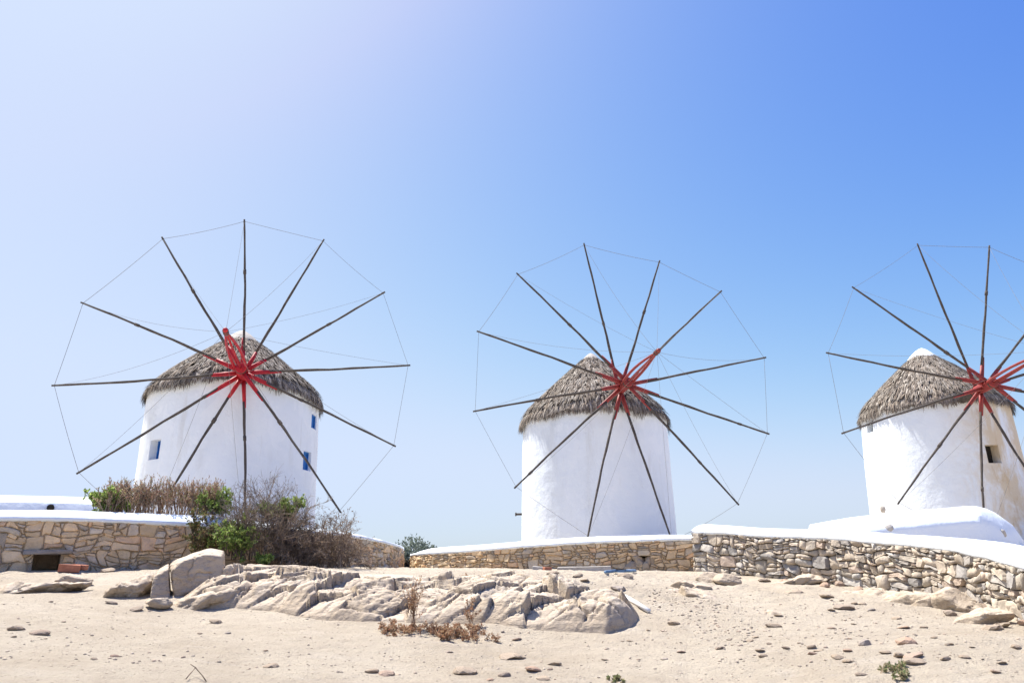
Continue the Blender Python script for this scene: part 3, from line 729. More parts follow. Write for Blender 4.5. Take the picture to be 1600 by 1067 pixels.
def win_on(C, R, u, v, w, h, dep, kind):
    r = ray(u, v); d = np.array([r[0], r[1]]); c = np.array(C); bq = d@c; disc = bq*bq-(c@c-R*R); t = bq-math.sqrt(max(disc, 0))
    p = d*t; a = math.atan2(p[1]-c[1], p[0]-c[0]) % (2*math.pi)
    return (a, r[2]*t, w, h, dep, kind)
CL, CM, CRt = (-9.6, 26.07), (3.06, 28.77), (15.88, 28.65)
SPL = [(355.7, 5.24), (24.3, 5.25), (54.0, 5.22), (83.6, 5.15), (113.9, 5.17), (142.6, 5.2), (174.2, 5.2), (204.2, 5.2), (232.6, 5.16), (262.9, 5.15), (292.5, 5.13), (327.3, 5.15)]
SPM = [(347.7, 5.27), (19.4, 4.95), (46.8, 5.31), (77.3, 5.33), (107.7, 5.13), (138.5, 5.22), (168.0, 5.2), (198.3, 5.19), (228.1, 5.16), (258.1, 5.2), (288.3, 5.21), (317.0, 5.23)]
SPR = [(345.6, 5.29), (12.9, 5.13), (43.5, 5.2), (73.5, 5.2), (103.5, 5.2), (133.5, 5.2), (163.5, 5.2), (193.5, 5.2), (223.8, 5.21), (252.9, 5.2), (283.2, 5.19), (312.8, 5.21)]
windmill('windmill', 'white windmill with bright red hub and blue shutters, rising behind the bushes', (-8.288, 22.716, 6.094), 15.0, 2.28, 3.3, -.26, SPL, CL, 2.80, 2.93, .6,
         6.04, 8.34, 2.97, .16, .66, 'red_paint_fresh',
         [win_on(CL, 2.85, 241, 702, .52, .62, .30, 'blue'), win_on(CL, 2.82, 490.5, 659, .5, .48, .10, 'blue'), win_on(CL, 2.88, 481.5, 720, .5, .62, .14, 'blue')], 11, M['plaster'], math.radians(-3.5))
mid_root, _, _, _ = windmill('windmill', 'windowless white windmill with faded red hub, in the middle of the three', (3.759, 25.045, 6.069), 11.35, 4.28, 2.98, .12, SPM, CM, 2.70, 2.80, .4,
         5.60, 8.12, 2.86, .10, .34, 'red_paint_faded', [], 23, M['plaster'], 0.0, True)
right_root, _, _, _ = windmill('windmill', 'ochre stained white windmill cut off by the right edge', (15.598, 24.629, 5.812), -.56, 3.05, 3.21, .08, SPR, CRt, 2.50, 2.75, .5,
         5.78, 8.12, 2.66, .06, .52, 'red_paint_faded',
         [win_on(CRt, 2.52, 1359, 665, .45, .5, .28, 'wood'), win_on(CRt, 2.58, 1552, 709, .5, .62, .35, 'dark')], 37, M['plaster_stained'], 0.0, False, M['plaster'])
b = MB(); p = Vector(at(819, 803, 28.6)); b.tube([p+Vector((.15, 0, 0)), p+Vector((-.30, 0, .0))], .04, 8); b.tube([p+Vector((-.28, 0, .0)), p+Vector((-.33, 0, 0))], .065, 8); b.build('water_spout', M['wood'], mid_root, True)
P_, F_ = rock_mesh((.16, .2, .26), 5, 3); c = np.array(at(1379, 796, 30.2)); mesh_np('corbel_stone', P_+c, F_, M['concrete'], right_root, True)

# ------------------------------------------------------------------ white plastered block and far parapet
def loft(name, secs, mat, close=True):
    n = len(secs[0]); V = [p for s in secs for p in s]
    F = [(i*n+j, i*n+(j+1) % n, (i+1)*n+(j+1) % n, (i+1)*n+j) for i in range(len(secs)-1) for j in range(n)]
    F += [tuple(range(n-1, -1, -1)), tuple((len(secs)-1)*n+j for j in range(n))]
    o = mesh_np(name, V, F, mat, None, True)
    bm = bmesh.new(); bm.from_mesh(o.data); bmesh.ops.recalc_face_normals(bm, faces=bm.faces); bm.to_mesh(o.data); bm.free()
    return o
secs = []
for u, vf, vr, d in [(1262, 826, 820, 12.6), (1300, 825, 813, 12.75), (1330, 822, 808, 12.9), (1400, 813, 800, 13.3), (1460, 808, 794.5, 13.75), (1505, 804.5, 790.5, 14.15), (1530, 803.5, 791, 14.35), (1548, 811, 799, 14.6), (1575, 829, 818, 14.95), (1592, 850, 842, 15.2)]:
    f = at(u, vf, d); r = at(u, vr, d+.55); bk = at(u+8, vr+2, d+.95)
    secs.append([(f[0]*.985, f[1]*.985, -.3), (f[0]*.99, f[1]*.99, f[2]-.12), tuple(f), tuple(r), tuple(bk), (bk[0], bk[1], -.3)])
o = loft('plastered_block', secs, M['plaster_clean']); o.name = 'plastered_block'
sm = o.modifiers.new('round', 'BEVEL'); sm.width = .045; sm.segments = 4; sm.limit_method = 'ANGLE'; sm.angle_limit = math.radians(25)
rootb = empty('whitewashed_block', (float(at(1450, 840, 12)[0]), float(at(1450, 840, 12)[1]), 0.2))
tag(rootb, 'rounded whitewashed masonry block with stone plugs, behind the sunlit wall', 'block')
o.parent = rootb; o.location = -rootb.location
for u, v, d, w, rx in [(1388, 824, 13.14, .125, 0), (1567, 833, 14.72, .13, .5)]:
    P_, F_ = rock_mesh((w, w*.8, w*1.1), 40+u, 3, 12); c = np.array(at(u, v, d)); mesh_np('stone_plug', P_+c, F_, M['concrete'], rootb, True)
secs = []
for u, vt, d in [(-330, 768, 20.5), (-150, 770, 20.3), (0, 773.5, 20.2), (80, 775, 20.2), (150, 777, 20.3), (210, 779, 20.4)]:
    t = at(u, vt, d+.35); f = at(u, vt+9, d); z = f[2]
    bk = at(u, vt, d+.75)
    secs.append([(f[0], f[1], .3), (f[0], f[1], z-.03), (f[0]*1.003, f[1]*1.003, z), (t[0], t[1], t[2]), (bk[0], bk[1], t[2]-.02), (bk[0], bk[1], .3)])
o = loft('white_parapet', secs, M['plaster_clean']); tag(o, 'plain white parapet with a grey shaded face, at the left edge', 'parapet')
rootp = empty('white_parapet', (float(at(0, 790, 20.3)[0]), float(at(0, 790, 20.3)[1]), .4))
o.name = 'parapet_wall'; del o['label']; del o['category']; o.parent = rootp; o.location = -rootp.location
rootp.name = 'white_parapet'; tag(rootp, 'plain white parapet with a grey shaded face, at the left edge', 'parapet')
b = MB(); c = Vector(at(79, 793, 20.18)); dv = Vector((c.x, c.y, 0)).normalized(); b.tube([c-dv*.05, c+dv*.1], .075, 12); b.build('dark_drain_hole', M['dark'], rootp, True)  # solid near-black cylinder painted as the shaded inside of a drain hole

# ------------------------------------------------------------------ bedrock and boulders
def gpt(u, v, dz=0):
    p = on_ground(u, v); p.z += dz; return p
TILT = math.radians(-30)
oc = empty('bedrock_outcrop', gpt(650, 960)); tag(oc, 'long pale bedrock ledge with slanting layers across the middle of the slope', 'rock')
STR = ((-.5, -.25, .85), 9.0, .018)
def worley(P, seed):
    """2-D cells: distances to the nearest two seeds, a random triple and the offset from the nearest seed"""
    I = np.floor(P).astype(np.int64); best = np.full(len(P), 9.0); sec = np.full(len(P), 9.0); ids = np.zeros((len(P), 2), np.int64); off = np.zeros((len(P), 2))
    for dx in (-1, 0, 1):
        for dy in (-1, 0, 1):
            cx = I[:, 0]+dx; cy = I[:, 1]+dy; z = np.zeros_like(cx)
            sx = cx+_hash(cx, cy, z, seed); sy = cy+_hash(cx, cy, z, seed+1); d = np.hypot(P[:, 0]-sx, P[:, 1]-sy)
            n = d < best; sec = np.where(n, best, np.minimum(sec, d)); best = np.where(n, d, best)
            ids[n] = np.stack([cx, cy], -1)[n]; off[n] = np.stack([P[:, 0]-sx, P[:, 1]-sy], -1)[n]
    z = np.zeros(len(P), np.int64); h = np.stack([_hash(ids[:, 0], ids[:, 1], z, seed+k) for k in (2, 3, 4)], -1)
    return best, sec, h, off
def sstep(a, b, x): t = np.clip((x-a)/(b-a), 0, 1); return t*t*(3-2*t)
foot = np.array([gpt(u, v)[:2] for u, v in ((262, 947), (310, 953), (352, 955), (420, 962), (470, 969), (560, 978), (640, 977), (740, 979), (800, 988), (870, 994), (950, 995), (985, 985), (1002, 972))])
back = np.array([gpt(u, v)[:2] for u, v in ((268, 925), (335, 905), (365, 886), (430, 890), (500, 893), (620, 897), (740, 899), (860, 901), (930, 908), (980, 930), (1006, 962))])
xs = np.arange(foot[:, 0].min()-.15, foot[:, 0].max()+.2, .017); ys = np.arange(7.2, 12.2, .019)
XX, YY = np.meshgrid(xs, ys, indexing='ij'); xf, yf = XX.ravel(), YY.ravel()
zb = ground_z(xf, yf, False); wv = .10*fbm(np.stack([xf*1.5, yf*1.5, 0*xf], -1), 3, 71)
fy = np.interp(xf, foot[:, 0], foot[:, 1])+wv; by = np.interp(xf, back[:, 0], back[:, 1])+.12*fbm(np.stack([xf*1.2, 0*yf, 0*xf+4], -1), 3, 72)
tt = (yf-fy)/np.maximum(by-fy, .2)
endf = sstep(xs[0]+.05, xs[0]+.45, xf)*(1-sstep(xs[-1]-.5, xs[-1]-.1, xf))
top = 1-sstep(.35, 1.0, tt+.35*fbm(np.stack([xf*1.1, yf*1.4, 0*xf+2], -1), 3, 73))
env = sstep(0.0, .22, tt)*top*endf
e1 = .80*xf+.25*yf+.9*zb; e2 = -.58*xf+.45*yf+1.5*zb
wp = .16*fbm(np.stack([xf*2, yf*2, 0*xf], -1), 3, 75)
F1, F2, hh, of = worley(np.stack([(e1+wp)/.46, (e2+wp)/.30], -1), 81)
G1, G2, hg, og = worley(np.stack([(e1+wp*.5)/.21, (e2+wp*.5)/.10], -1), 91)
lay = e2/.085+.7*fbm(np.stack([e1*1.3, e2*2, 0*xf], -1), 3, 77); lf_ = lay-np.floor(lay); lh = _hash(np.floor(lay), np.floor(e1/.7), 0*lay, 79)
amp = .75+.5*fbm(np.stack([xf*.7, 0*xf, 0*xf+8], -1), 2, 78)
disp = .26*amp+.17*(hh[:, 0]-.5)+(hh[:, 1]-.5)*.20*of[:, 0]+(hh[:, 2]-.55)*.22*of[:, 1]-.13*np.exp(-((F2-F1)/.030)**2)
disp += .032*(hg[:, 0]-.5)+.03*(hg[:, 1]-.5)*og[:, 0]+.035*(hg[:, 2]-.5)*og[:, 1]-.030*np.exp(-((G2-G1)/.06)**2)
disp += .022*lh*lf_+.022*fbm(np.stack([xf*8, yf*8, zb*8], -1), 4, 76)
rg = np.abs(fbm(np.stack([e1*2.6, e2*5.5, 0*xf+3], -1), 4, 87)); disp -= .030*np.exp(-(rg/.035)**2)
fw = 1-.75*sstep(.30, .75, tt); disp = .22*amp+(disp-.22*amp)*fw
dsp = env*disp-.05*(1-np.minimum(1, env*5))
VV = np.stack([xf+dsp*.05, yf-dsp*.42*np.clip(1.2-tt, 0, 1), zb+dsp*.9], -1)
keep = (env > .004).reshape(XX.shape); FF = []
ny2 = len(ys)
for i in range(len(xs)-1):
    for j in np.nonzero(keep[i, :-1] | keep[i+1, :-1] | keep[i, 1:] | keep[i+1, 1:])[0]: FF.append((i*ny2+j, (i+1)*ny2+j, (i+1)*ny2+j+1, i*ny2+j+1))
used = sorted({k for q in FF for k in q}); mp_ = {k: n for n, k in enumerate(used)}
mesh_np('ledge', VV[used], [tuple(mp_[k] for k in q) for q in FF], M['rock'], oc, True)
for k, (u, v, d, sx, sy, sz, ry, rz) in enumerate([(772, 955, 8.72, .44, .42, .36, -.2, .2), (372, 944, 9.40, .50, .45, .26, -.4, .2), (895, 952, 8.72, .62, .55, .50, .15, .1), (925, 974, 8.30, .50, .42, .30, .1, .0),
                                                  (968, 972, 8.35, .36, .36, .24, .45, .2), (862, 978, 8.25, .34, .30, .20, .0, .3), (960, 945, 8.8, .34, .36, .26, .3, .1)]):
    rock('rock_slab', at(u, v, d+.1), (sx, sy, sz), 100+k, oc, 5 if sx > .45 else 4, 17, STR, (0.15, ry, rz), 1.15)
bo = empty('split_boulder', gpt(295, 945)); tag(bo, 'large angular boulder split by a vertical crack, beside the bushes', 'boulder')
def hull_rock(name, pts, seed, parent, amp=.02):
    bm = bmesh.new()
    for p in pts: bm.verts.new(p)
    bmesh.ops.convex_hull(bm, input=bm.verts); bmesh.ops.recalc_face_normals(bm, faces=bm.faces)
    c = np.array(pts).mean(0); fs = [f for f in bm.faces if f.calc_area() > 1e-5]
    N = np.array([f.normal[:] for f in fs]); C_ = np.array([f.calc_center_median()[:] for f in fs]); bm.free()
    D = ((C_-c)*N).sum(1); N = np.where(D[:, None] < 0, -N, N); D = np.abs(D)
    V, F = ico(6); dots = V@N.T; R = np.where(dots > .02, D/np.maximum(dots, .02), 9.0)
    k = 60.0; m0 = R.min(1, keepdims=True); R = (m0[:, 0]-np.log(np.exp(-k*(R-m0)).sum(1))/k); P = V*R[:, None]+c
    P = P+V*(amp*1.5*fbm(P*2.6+seed, 4, seed)+amp*.7*fbm(P*9+seed, 3, seed+1))[:, None]
    lay = P@np.array([-.45, .1, .88])/.07+.6*fbm(P*2, 3, seed+4); P = P-V*(.008*np.exp(-((lay-np.floor(lay)-.5)/.12)**2)*np.clip(.5+1.5*fbm(P*3, 2, seed+6), 0, 1))[:, None]
    cr = np.abs(fbm(P*2.6+seed*1.3, 3, seed+13)); P = P-V*(.025*np.exp(-(cr/0.02)**2))[:, None]
    return mesh_np(name, P, F, M['rock'], parent, True)
def pts_of(front, back): return [tuple(at(*p)) for p in front+back]
hull_rock('boulder_block', pts_of([(268, 893, 10.0), (290, 873, 10.05), (320, 864, 10.1), (351, 866, 10.15), (353, 904, 10.1), (272, 935, 10.0), (300, 926, 10.0), (340, 913, 10.05)],
                                  [(262, 880, 10.45), (290, 866, 10.55), (327, 856, 10.6), (350, 860, 10.8), (355, 900, 10.7), (275, 930, 10.6)]), 3, bo)
hull_rock('boulder_block', pts_of([(238, 900, 9.98), (265, 886, 10.03), (266, 936, 9.95), (234, 944, 9.85), (235, 920, 9.9)],
                                  [(246, 888, 10.3), (264, 879, 10.45), (268, 930, 10.4), (238, 940, 10.3)]), 4, bo)
rock('boulder_block', at(356, 897, 10.15), (.13, .2, .19), 8, bo, 4, 12, None, (0, .3, 0))
rock('boulder_foot', at(315, 942, 9.75), (.95, .7, .34), 9, bo, 5, 14, STR, (0, -.28, .1))
rock('boulder_foot', at(247, 941, 9.45), (.26, .25, .13), 10, bo, 4, 12)
for k, (u, v, d, size, eu, lab) in enumerate([
        (203, 926, 10.35, (.52, .6, .34), (0, -.35, 0), 'half buried rock with a dark right face, left of the split boulder'),
        (113, 908, 11.45, (.40, .4, .16), (0, 0, 0), 'flat stone slab on the crest below the drain hole'),
        (25, 925, 11.0, (1.0, .6, .22), (0, -.12, 0), 'low layered slab at the left edge'),
        (75, 921, 11.1, (.8, .6, .16), (0, -.15, 0), 'low layered slab right of the one at the left edge'),
        (1083, 921, 10.75, (.62, .5, .20), (0, .1, .1), 'wide flat rock on top of the small cluster right of the ledge'),
        (1092, 941, 10.0, (.66, .5, .30), (0, .15, .1), 'largest rounded rock of the small cluster right of the ledge'),
        (1062, 933, 10.2, (.40, .4, .22), (0, .1, .2), 'middle rock at the left side of the small cluster'),
        (1043, 952, 9.7, (.26, .25, .17), (0, .1, .4), 'pale rock at the foot of the small cluster'),
        (1109, 906, 11.9, (.38, .35, .20), (0, 0, .1), 'boxy rock in front of the right wall corner, left of two'),
        (1136, 907, 11.7, (.34, .32, .18), (0, .1, .2), 'boxy rock in front of the right wall corner, right of two'),
        (1207, 967, 9.0, (.30, .25, .16), (0, -.5, .2), 'tilted dark rock poking from the sand right of the gravel patch'),
        (1172, 968, 8.9, (.30, .22, .10), (0, -.2, .1), 'flat dark rock poking from the sand right of the gravel patch'),
        (1238, 911, 12.0, (.9, .5, .16), (0, -.08, -.7), 'smooth pale slab under the start of the sunlit wall'),
        (1372, 935, 10.75, (.95, .5, .18), (0, .05, -.9), 'flat bedrock ledge under the middle of the sunlit wall'),
        (1405, 945, 10.35, (.7, .45, .16), (0, .05, -.9), 'lower bedrock step under the sunlit wall'),
        (1440, 950, 10.0, (.7, .5, .30), (0, .1, -.9), 'lumpy pale bedrock under the sunlit wall'),
        (1490, 950, 9.85, (.50, .45, .36), (0, .1, -.9), 'tall brown boulder face set under the sunlit wall'),
        (1532, 970, 9.0, (.50, .42, .20), (0, -.25, -.5), 'tilted pale slab at the right foot of the sunlit wall'),
        (1350, 950, 9.9, (.6, .4, .08), (0, .0, -.6), 'thin flat slab lying in the sand below the wall')]):
    o = rock('rock', at(u, v, d), size, 200+k, None, 5 if size[0] > .45 else 4, 14, STR if size[0] > .5 else None, eu, 1.1); tag(o, lab, 'rock')

# ------------------------------------------------------------------ loose stones
LS = [(25, 984, 18), (62, 991, 22), (21, 995, 6), (213, 953, 18), (337, 973, 18), (355, 990, 8), (312, 990, 8), (178, 1026, 10), (147, 1030, 8), (79, 941, 6), (99, 972, 5), (167, 893, 18), (175, 943, 16),
      (424, 1041, 20), (581, 1051, 18), (602, 1054, 22), (725, 1052, 34), (789, 1056, 20), (795, 1027, 26), (414, 1017, 7), (702, 1020, 12), (766, 1063, 10), (582, 908, 16), (507, 899, 14),
      (809, 1029, 20), (832, 1048, 22), (866, 1039, 18), (860, 1046, 10), (849, 1062, 20), (946, 1031, 10), (1038, 1030, 10), (998, 1030, 6), (984, 1002, 8), (973, 1002, 5), (808, 999, 12), (1013, 985, 8),
      (1125, 1014, 14), (1064, 1019, 12), (1053, 976, 16), (1188, 1017, 12), (1192, 1025, 12), (1157, 1009, 8), (1172, 1002, 10), (967, 921, 22), (902, 902, 16), (914, 907, 12), (864, 898, 18), (976, 902, 22),
      (1240, 926, 22), (1291, 933, 18), (1318, 952, 26), (1300, 954, 10), (1209, 979, 22), (1218, 962, 12), (1335, 944, 8), (1347, 944, 10), (1362, 953, 10), (1315, 939, 6), (1300, 982, 10), (1335, 975, 8), (1401, 967, 14),
      (1413, 981, 14), (1444, 981, 10), (1459, 996, 8), (1416, 1004, 22), (1352, 1008, 18), (1268, 1011, 12), (1279, 1017, 12), (1269, 1023, 12), (1325, 1017, 12), (1383, 1020, 14), (1308, 1028, 16), (1326, 1035, 14),
      (1405, 1027, 16), (1427, 1027, 24), (1425, 1035, 28), (1477, 1030, 14), (1506, 1027, 12), (1485, 1008, 8), (1480, 1009, 6), (1519, 1012, 6), (1588, 1013, 14), (1565, 1037, 10), (1554, 1050, 12), (1551, 983, 24),
      (1327, 998, 6), (1228, 1014, 10), (1202, 1007, 8), (1346, 1054, 14), (1249, 1005, 6), (1180, 996, 9), (1140, 1000, 8)]
variants = []
for k in range(8):
    P_, F_ = rock_mesh((1, .8, .5), 300+k, 2, 7, None, 1.6); me = bpy.data.meshes.new('loose_stone'); me.from_pydata([tuple(p) for p in P_], [], F_); me.materials.append(M['loose'])
    variants.append(me)
special = {(725, 1052): 'broad flat grey stone in the near sand at the bottom centre', (1425, 1035): 'widest flat stone in the near sand at the lower right', (795, 1027): 'dark wedge shaped stone in the near sand right of the dry weeds',
           (1318, 952): 'chunky stone lying highest among the stones on the right slope', (967, 921): 'tan stone lying on the crest beside the white pipe', (62, 991): 'larger of two dark stones in the near sand at far left', (337, 973): 'single rounded stone in the sand below the split boulder'}
for k, (u, v, w) in enumerate(LS):
    p = on_ground(u, v); dist = math.hypot(p.x, p.y); s = w*dist/FPX*1.08
    o = bpy.data.objects.new('loose_stone', variants[k % 8]); col.objects.link(o); o.location = p+Vector((0, 0, s*.05)); o.scale = (s, s*random.uniform(.8, 1.1), s*random.uniform(.5, .95))
    o.rotation_euler = (random.uniform(-.2, .2), random.uniform(-.2, .2), random.choice((0, math.pi))+random.uniform(-.5, .5))
    if (u, v) in special: tag(o, special[(u, v)], 'stone')
    else:
        where = 'on the crest just below the walls' if v < 930 else 'in the near sand at the left' if u < 450 else 'in the near sand below the bedrock ledge' if u < 1000 else 'on the gravelly sand below the sunlit wall'
        tag(o, 'small loose stone lying '+where, 'stone', 'loose stones '+where)
rs_ = random.Random(77)
for k in range(26):                                            # rubble dropped along the foot of the sunlit wall
    t = rs_.uniform(.15, .80)*PRw.L; q, n = PRw.get(t); e = .08+.45*rs_.random()**1.6; x, y = q[0]+n[0]*e, q[1]+n[1]*e; s = rs_.uniform(.06, .19)
    o = bpy.data.objects.new('fallen_stone', variants[k % 8]); col.objects.link(o); o.location = (x, y, gz(x, y)+s*.08); o.scale = (s, s*rs_.uniform(.7, 1.1), s*rs_.uniform(.6, 1.1)); o.rotation_euler = (rs_.uniform(-.3, .3), rs_.uniform(-.3, .3), rs_.uniform(0, 6))
    tag(o, 'fallen stone at the foot of the sunlit wall', 'stone', 'rubble along the foot of the sunlit wall')
b = MB(); iv, if_ = ico(1)
def pebble(x, y, s):
    z = gz(x, y); k = np.array([s*random.uniform(.7, 1.3), s*random.uniform(.7, 1.3), s*random.uniform(.4, .7)])
    V = iv*k*(1+.25*rng.uniform(-1, 1, (len(iv), 1)))+np.array([x, y, z+s*.1]); g = random.uniform(.75, 1.25); c = random.choice([(.40, .33, .26), (.47, .39, .31), (.33, .28, .23), (.45, .35, .27)])
    b.add(V, if_, tuple(q*g for q in c))
for _ in range(1500):
    u = random.uniform(-40, 1640); v = 895+175*random.random()**.7; r = ray(u, v); d = 1.5/max(.02, .12-r[2]) if r[2] < .05 else 0
    if not 5.5 < d < 12.5: continue
    pebble(r[0]*d, r[1]*d, .004+.012*random.random()**3)
for _ in range(1100):                                          # gravel washed down beside the ledge and below the right wall
    if random.random() < .6: x, y = random.gauss(1.95, .42), random.gauss(8.9, .9)
    else: x, y = random.gauss(3.2, 1.0), random.gauss(7.6, .8)
    pebble(x, y, .004+.015*random.random()**2.5)
o = b.build('gravel', M['stone'], None, True, True); tag(o, 'fine gravel strewn over the sand', 'gravel', kind='stuff')

# ------------------------------------------------------------------ small things by the walls
def brick(u, v, d, s, rz, label, mat='brick'):
    c = Vector(at(u, v, d)); b = MB(); b.box((0, 0, 0), s[0], s[1], s[2], Matrix.Rotation(rz, 3, 'Z') @ Matrix.Rotation(.06, 3, 'Y'), .008)
    o = b.build('brick', M[mat]); o.location = c; bv = o.modifiers.new('bevel', 'BEVEL'); bv.width = .008; bv.segments = 2; return tag(o, label, 'brick')
brick(108, 888, 12.9, (.27, .14, .11), .5, 'red clay brick beside the drain hole, left of a pair')
brick(126, 886, 13.0, (.18, .14, .07), .2, 'broken red clay brick, right of a pair by the drain hole')
brick(845, 890, 13.9, (.28, .15, .11), -.1, 'dusty grey brick on the crest below the middle windmill', 'concrete')
brick(855, 890, 13.8, (.13, .13, .10), .3, 'half red brick on the crest below the middle windmill')
c0 = Vector(at(913, 889, 14.1)); b = MB(); b.box((0, 0, 0), .95, .12, .09, Matrix.Rotation(-.12, 3, 'Z') @ Matrix.Rotation(-.02, 3, 'Y'), .012)
o = b.build('concrete_beam', M['concrete']); o.location = c0; tag(o, 'pale concrete beam lying at the foot of the low curved wall', 'beam'); bv = o.modifiers.new('bevel', 'BEVEL'); bv.width = .01
p0, p1 = gpt(976, 936, .03), gpt(1014, 958, .02); b = MB(); b.tube([p0, p0.lerp(p1, .5)+Vector((0, 0, .005)), p1], .024, 12); o = b.build('white_pipe', M['pipe'], None, True); tag(o, 'white pipe lying in the gravel right of the bedrock ledge', 'pipe')
pts = [gpt(u, v, .03) for u, v in ((946, 897), (962, 896), (978, 896), (993, 895))]; b = MB(); b.tube(pts, .022, 8); o = b.build('blue_hose', M['bluepipe'], None, True); tag(o, 'short blue hose lying at the foot of the low curved wall', 'hose')
b = MB(); p = gpt(290, 1066, .02); pts = [p, gpt(296, 1060, .03), gpt(304, 1058, .06), gpt(316, 1063, .03), gpt(322, 1067, .01)]; b.tube(pts, .004, 5); b.tube([pts[2], pts[2]+Vector((-.05, .03, .02))], .003, 5)
o = b.build('dry_twig', M['oldwood'], None, True); tag(o, 'bent dry twig lying in the near sand at the lower left', 'twig')

# ------------------------------------------------------------------ shrubs, weeds, tree
def grow(stems, leaves, base, dirv, length, r, depth, P, rs, out):
    """one branch: a wobbling tube with side twigs, leaves near the ends"""
    n = 4; pts = [Vector(base)]; d = Vector(dirv).normalized()
    for i in range(n):
        d = (d+Vector((rs.gauss(0, P['wob']), rs.gauss(0, P['wob']), rs.gauss(0, P['wob'])+P['up']*.12))).normalized()
        pts.append(pts[-1]+d*length/n)
    c = rs.choice(P['bark']); k = rs.uniform(.75, 1.2)
    stems.tube(pts, [r*(1-.6*i/n) for i in range(n+1)], 3, tuple(q*k for q in c), 0, False)
    if depth > 0:
        for _ in range(P['kids'][depth-1]):
            f = rs.uniform(.25, .98); i = min(n-1, int(f*n)); p = pts[i].lerp(pts[i+1], f*n-i)
            dd = (d+Vector((rs.gauss(0, P['fork']), rs.gauss(0, P['fork']), rs.gauss(0, P['fork'])))).normalized()
            grow(stems, leaves, p, dd, length*rs.uniform(.35, .6), r*.6, depth-1, P, rs, out)
    if depth <= P.get('leafdepth', 0):
        for _ in range(P['nleaf']):
            if rs.random() > P.get('pleaf', 1): continue
            f = rs.uniform(.2, 1.0); i = min(n-1, int(f*n)); p = pts[i].lerp(pts[i+1], f*n-i)
            leaf(leaves, p, d, P['lsize']*rs.uniform(.6, 1.3), rs.choice(P['leaf']), rs)
def leaf(mb, p, d, s, c, rs):
    a = Vector((rs.gauss(0, 1), rs.gauss(0, 1), rs.gauss(.4, 1)))+d*1.2; a.normalize(); w = a.orthogonal().normalized()
    w = Matrix.Rotation(rs.uniform(0, 6.28), 3, a) @ w; k = rs.uniform(.75, 1.25); m_ = p+a*s*.5
    nn = a.cross(w)*s*.12
    mb.add([p, m_-w*s*.28+nn, p+a*s, m_+w*s*.28+nn], [(0, 1, 2), (0, 2, 3)], tuple(q*k for q in c))
def shrub(name, label, spots, height, P, seed, cat='shrub', spread_=.5, lean=(0, 0, 0)):
    rs = random.Random(seed); st, lf = MB(), MB()
    cx = sum(s[0] for s in spots)/len(spots); cy = sum(s[1] for s in spots)/len(spots); cz = min(s[2] for s in spots)
    for s in spots:
        d = Vector((rs.gauss(0, spread_), rs.gauss(0, spread_), 1))+Vector(lean)
        grow(st, lf, s, d, height*rs.uniform(.6, 1.1), P['r'], P['depth'], P, rs, None)
    root = empty(name, (cx, cy, cz)); tag(root, label, cat)
    tag(st.build('stems', M['twig'], root, False, True), kind='stuff')
    if lf.v: tag(lf.build('foliage', M['leaf'], root, False, True), kind='stuff')
    return root
GREEN = [(.23, .32, .075), (.31, .40, .11), (.14, .22, .05), (.40, .45, .17)]
REDB = [(.36, .20, .14), (.42, .29, .20), (.28, .17, .12), (.47, .38, .27), (.28, .29, .13)]
P_red = dict(wob=.10, up=.5, fork=.35, bark=[(.35, .25, .18), (.43, .34, .26), (.26, .18, .13)], kids=[3, 4], nleaf=6, lsize=.024, leaf=REDB, r=.009, depth=2, leafdepth=1)
P_grey = dict(wob=.16, up=.25, fork=.55, bark=[(.24, .19, .15), (.19, .15, .115), (.31, .255, .20)], kids=[4, 5, 5], nleaf=1, pleaf=.3, lsize=.022, leaf=[(.12, .09, .075), (.15, .12, .09)], r=.010, depth=3)
P_dry = dict(wob=.2, up=.05, fork=.6, bark=[(.26, .195, .15), (.20, .15, .12), (.32, .25, .20)], kids=[4, 5, 5], nleaf=2, pleaf=.5, lsize=.03, leaf=[(.22, .16, .11), (.17, .12, .085), (.27, .21, .15)], r=.009, depth=3)
P_grn = dict(wob=.16, up=.3, fork=.55, bark=[(.13, .10, .075)], kids=[4, 5], nleaf=14, lsize=.04, leaf=GREEN, r=.009, depth=2, leafdepth=1)
P_olv = dict(P_grn, leaf=[(.13, .13, .05), (.20, .15, .07), (.16, .10, .06), (.10, .13, .04)])
def row(u0, u1, v, d, n, j=.12, seed=0):
    rs = random.Random(seed); return [tuple(Vector(at(rs.uniform(u0, u1), v, d+rs.uniform(-j, j)))) for _ in range(n)]
shrub('low_hedge', 'reddish brown twiggy hedge standing on the left wall coping line', row(160, 338, 804, 14.4, 230, .28, 1), .41, P_red, 31, 'hedge', .22)
shrub('leafy_shrub', 'bright green leafy shrub at the left end of the twiggy hedge', row(146, 186, 801, 14.4, 30, .2, 2), .30, P_grn, 32, 'shrub', .5)
shrub('leafy_shrub', 'bright green leafy shrub between the hedge and the bare bush', row(328, 352, 808, 14.2, 14, .15, 3), .36, P_grn, 33, 'shrub', .35)
shrub('bare_bush', 'tall grey leafless bush in front of the left windmill', row(360, 460, 874, 13.35, 58, .28, 4), .90, P_grey, 34, 'bush', .30)
shrub('leafy_shrub', 'bright green clump held high in the grey bare bush', row(418, 462, 812, 13.4, 16, .2, 5), .30, P_grn, 35, 'shrub', .5)
shrub('leafy_shrub', 'bright green leafy shrub low against the wall, behind the split boulder', row(350, 382, 868, 13.0, 18, .2, 6), .40, P_grn, 36, 'shrub', .25)
shrub('olive_shrub', 'olive brown shrub low against the wall, left of the bright green one', row(305, 338, 872, 13.3, 16, .15, 7), .46, P_olv, 37, 'shrub', .35)
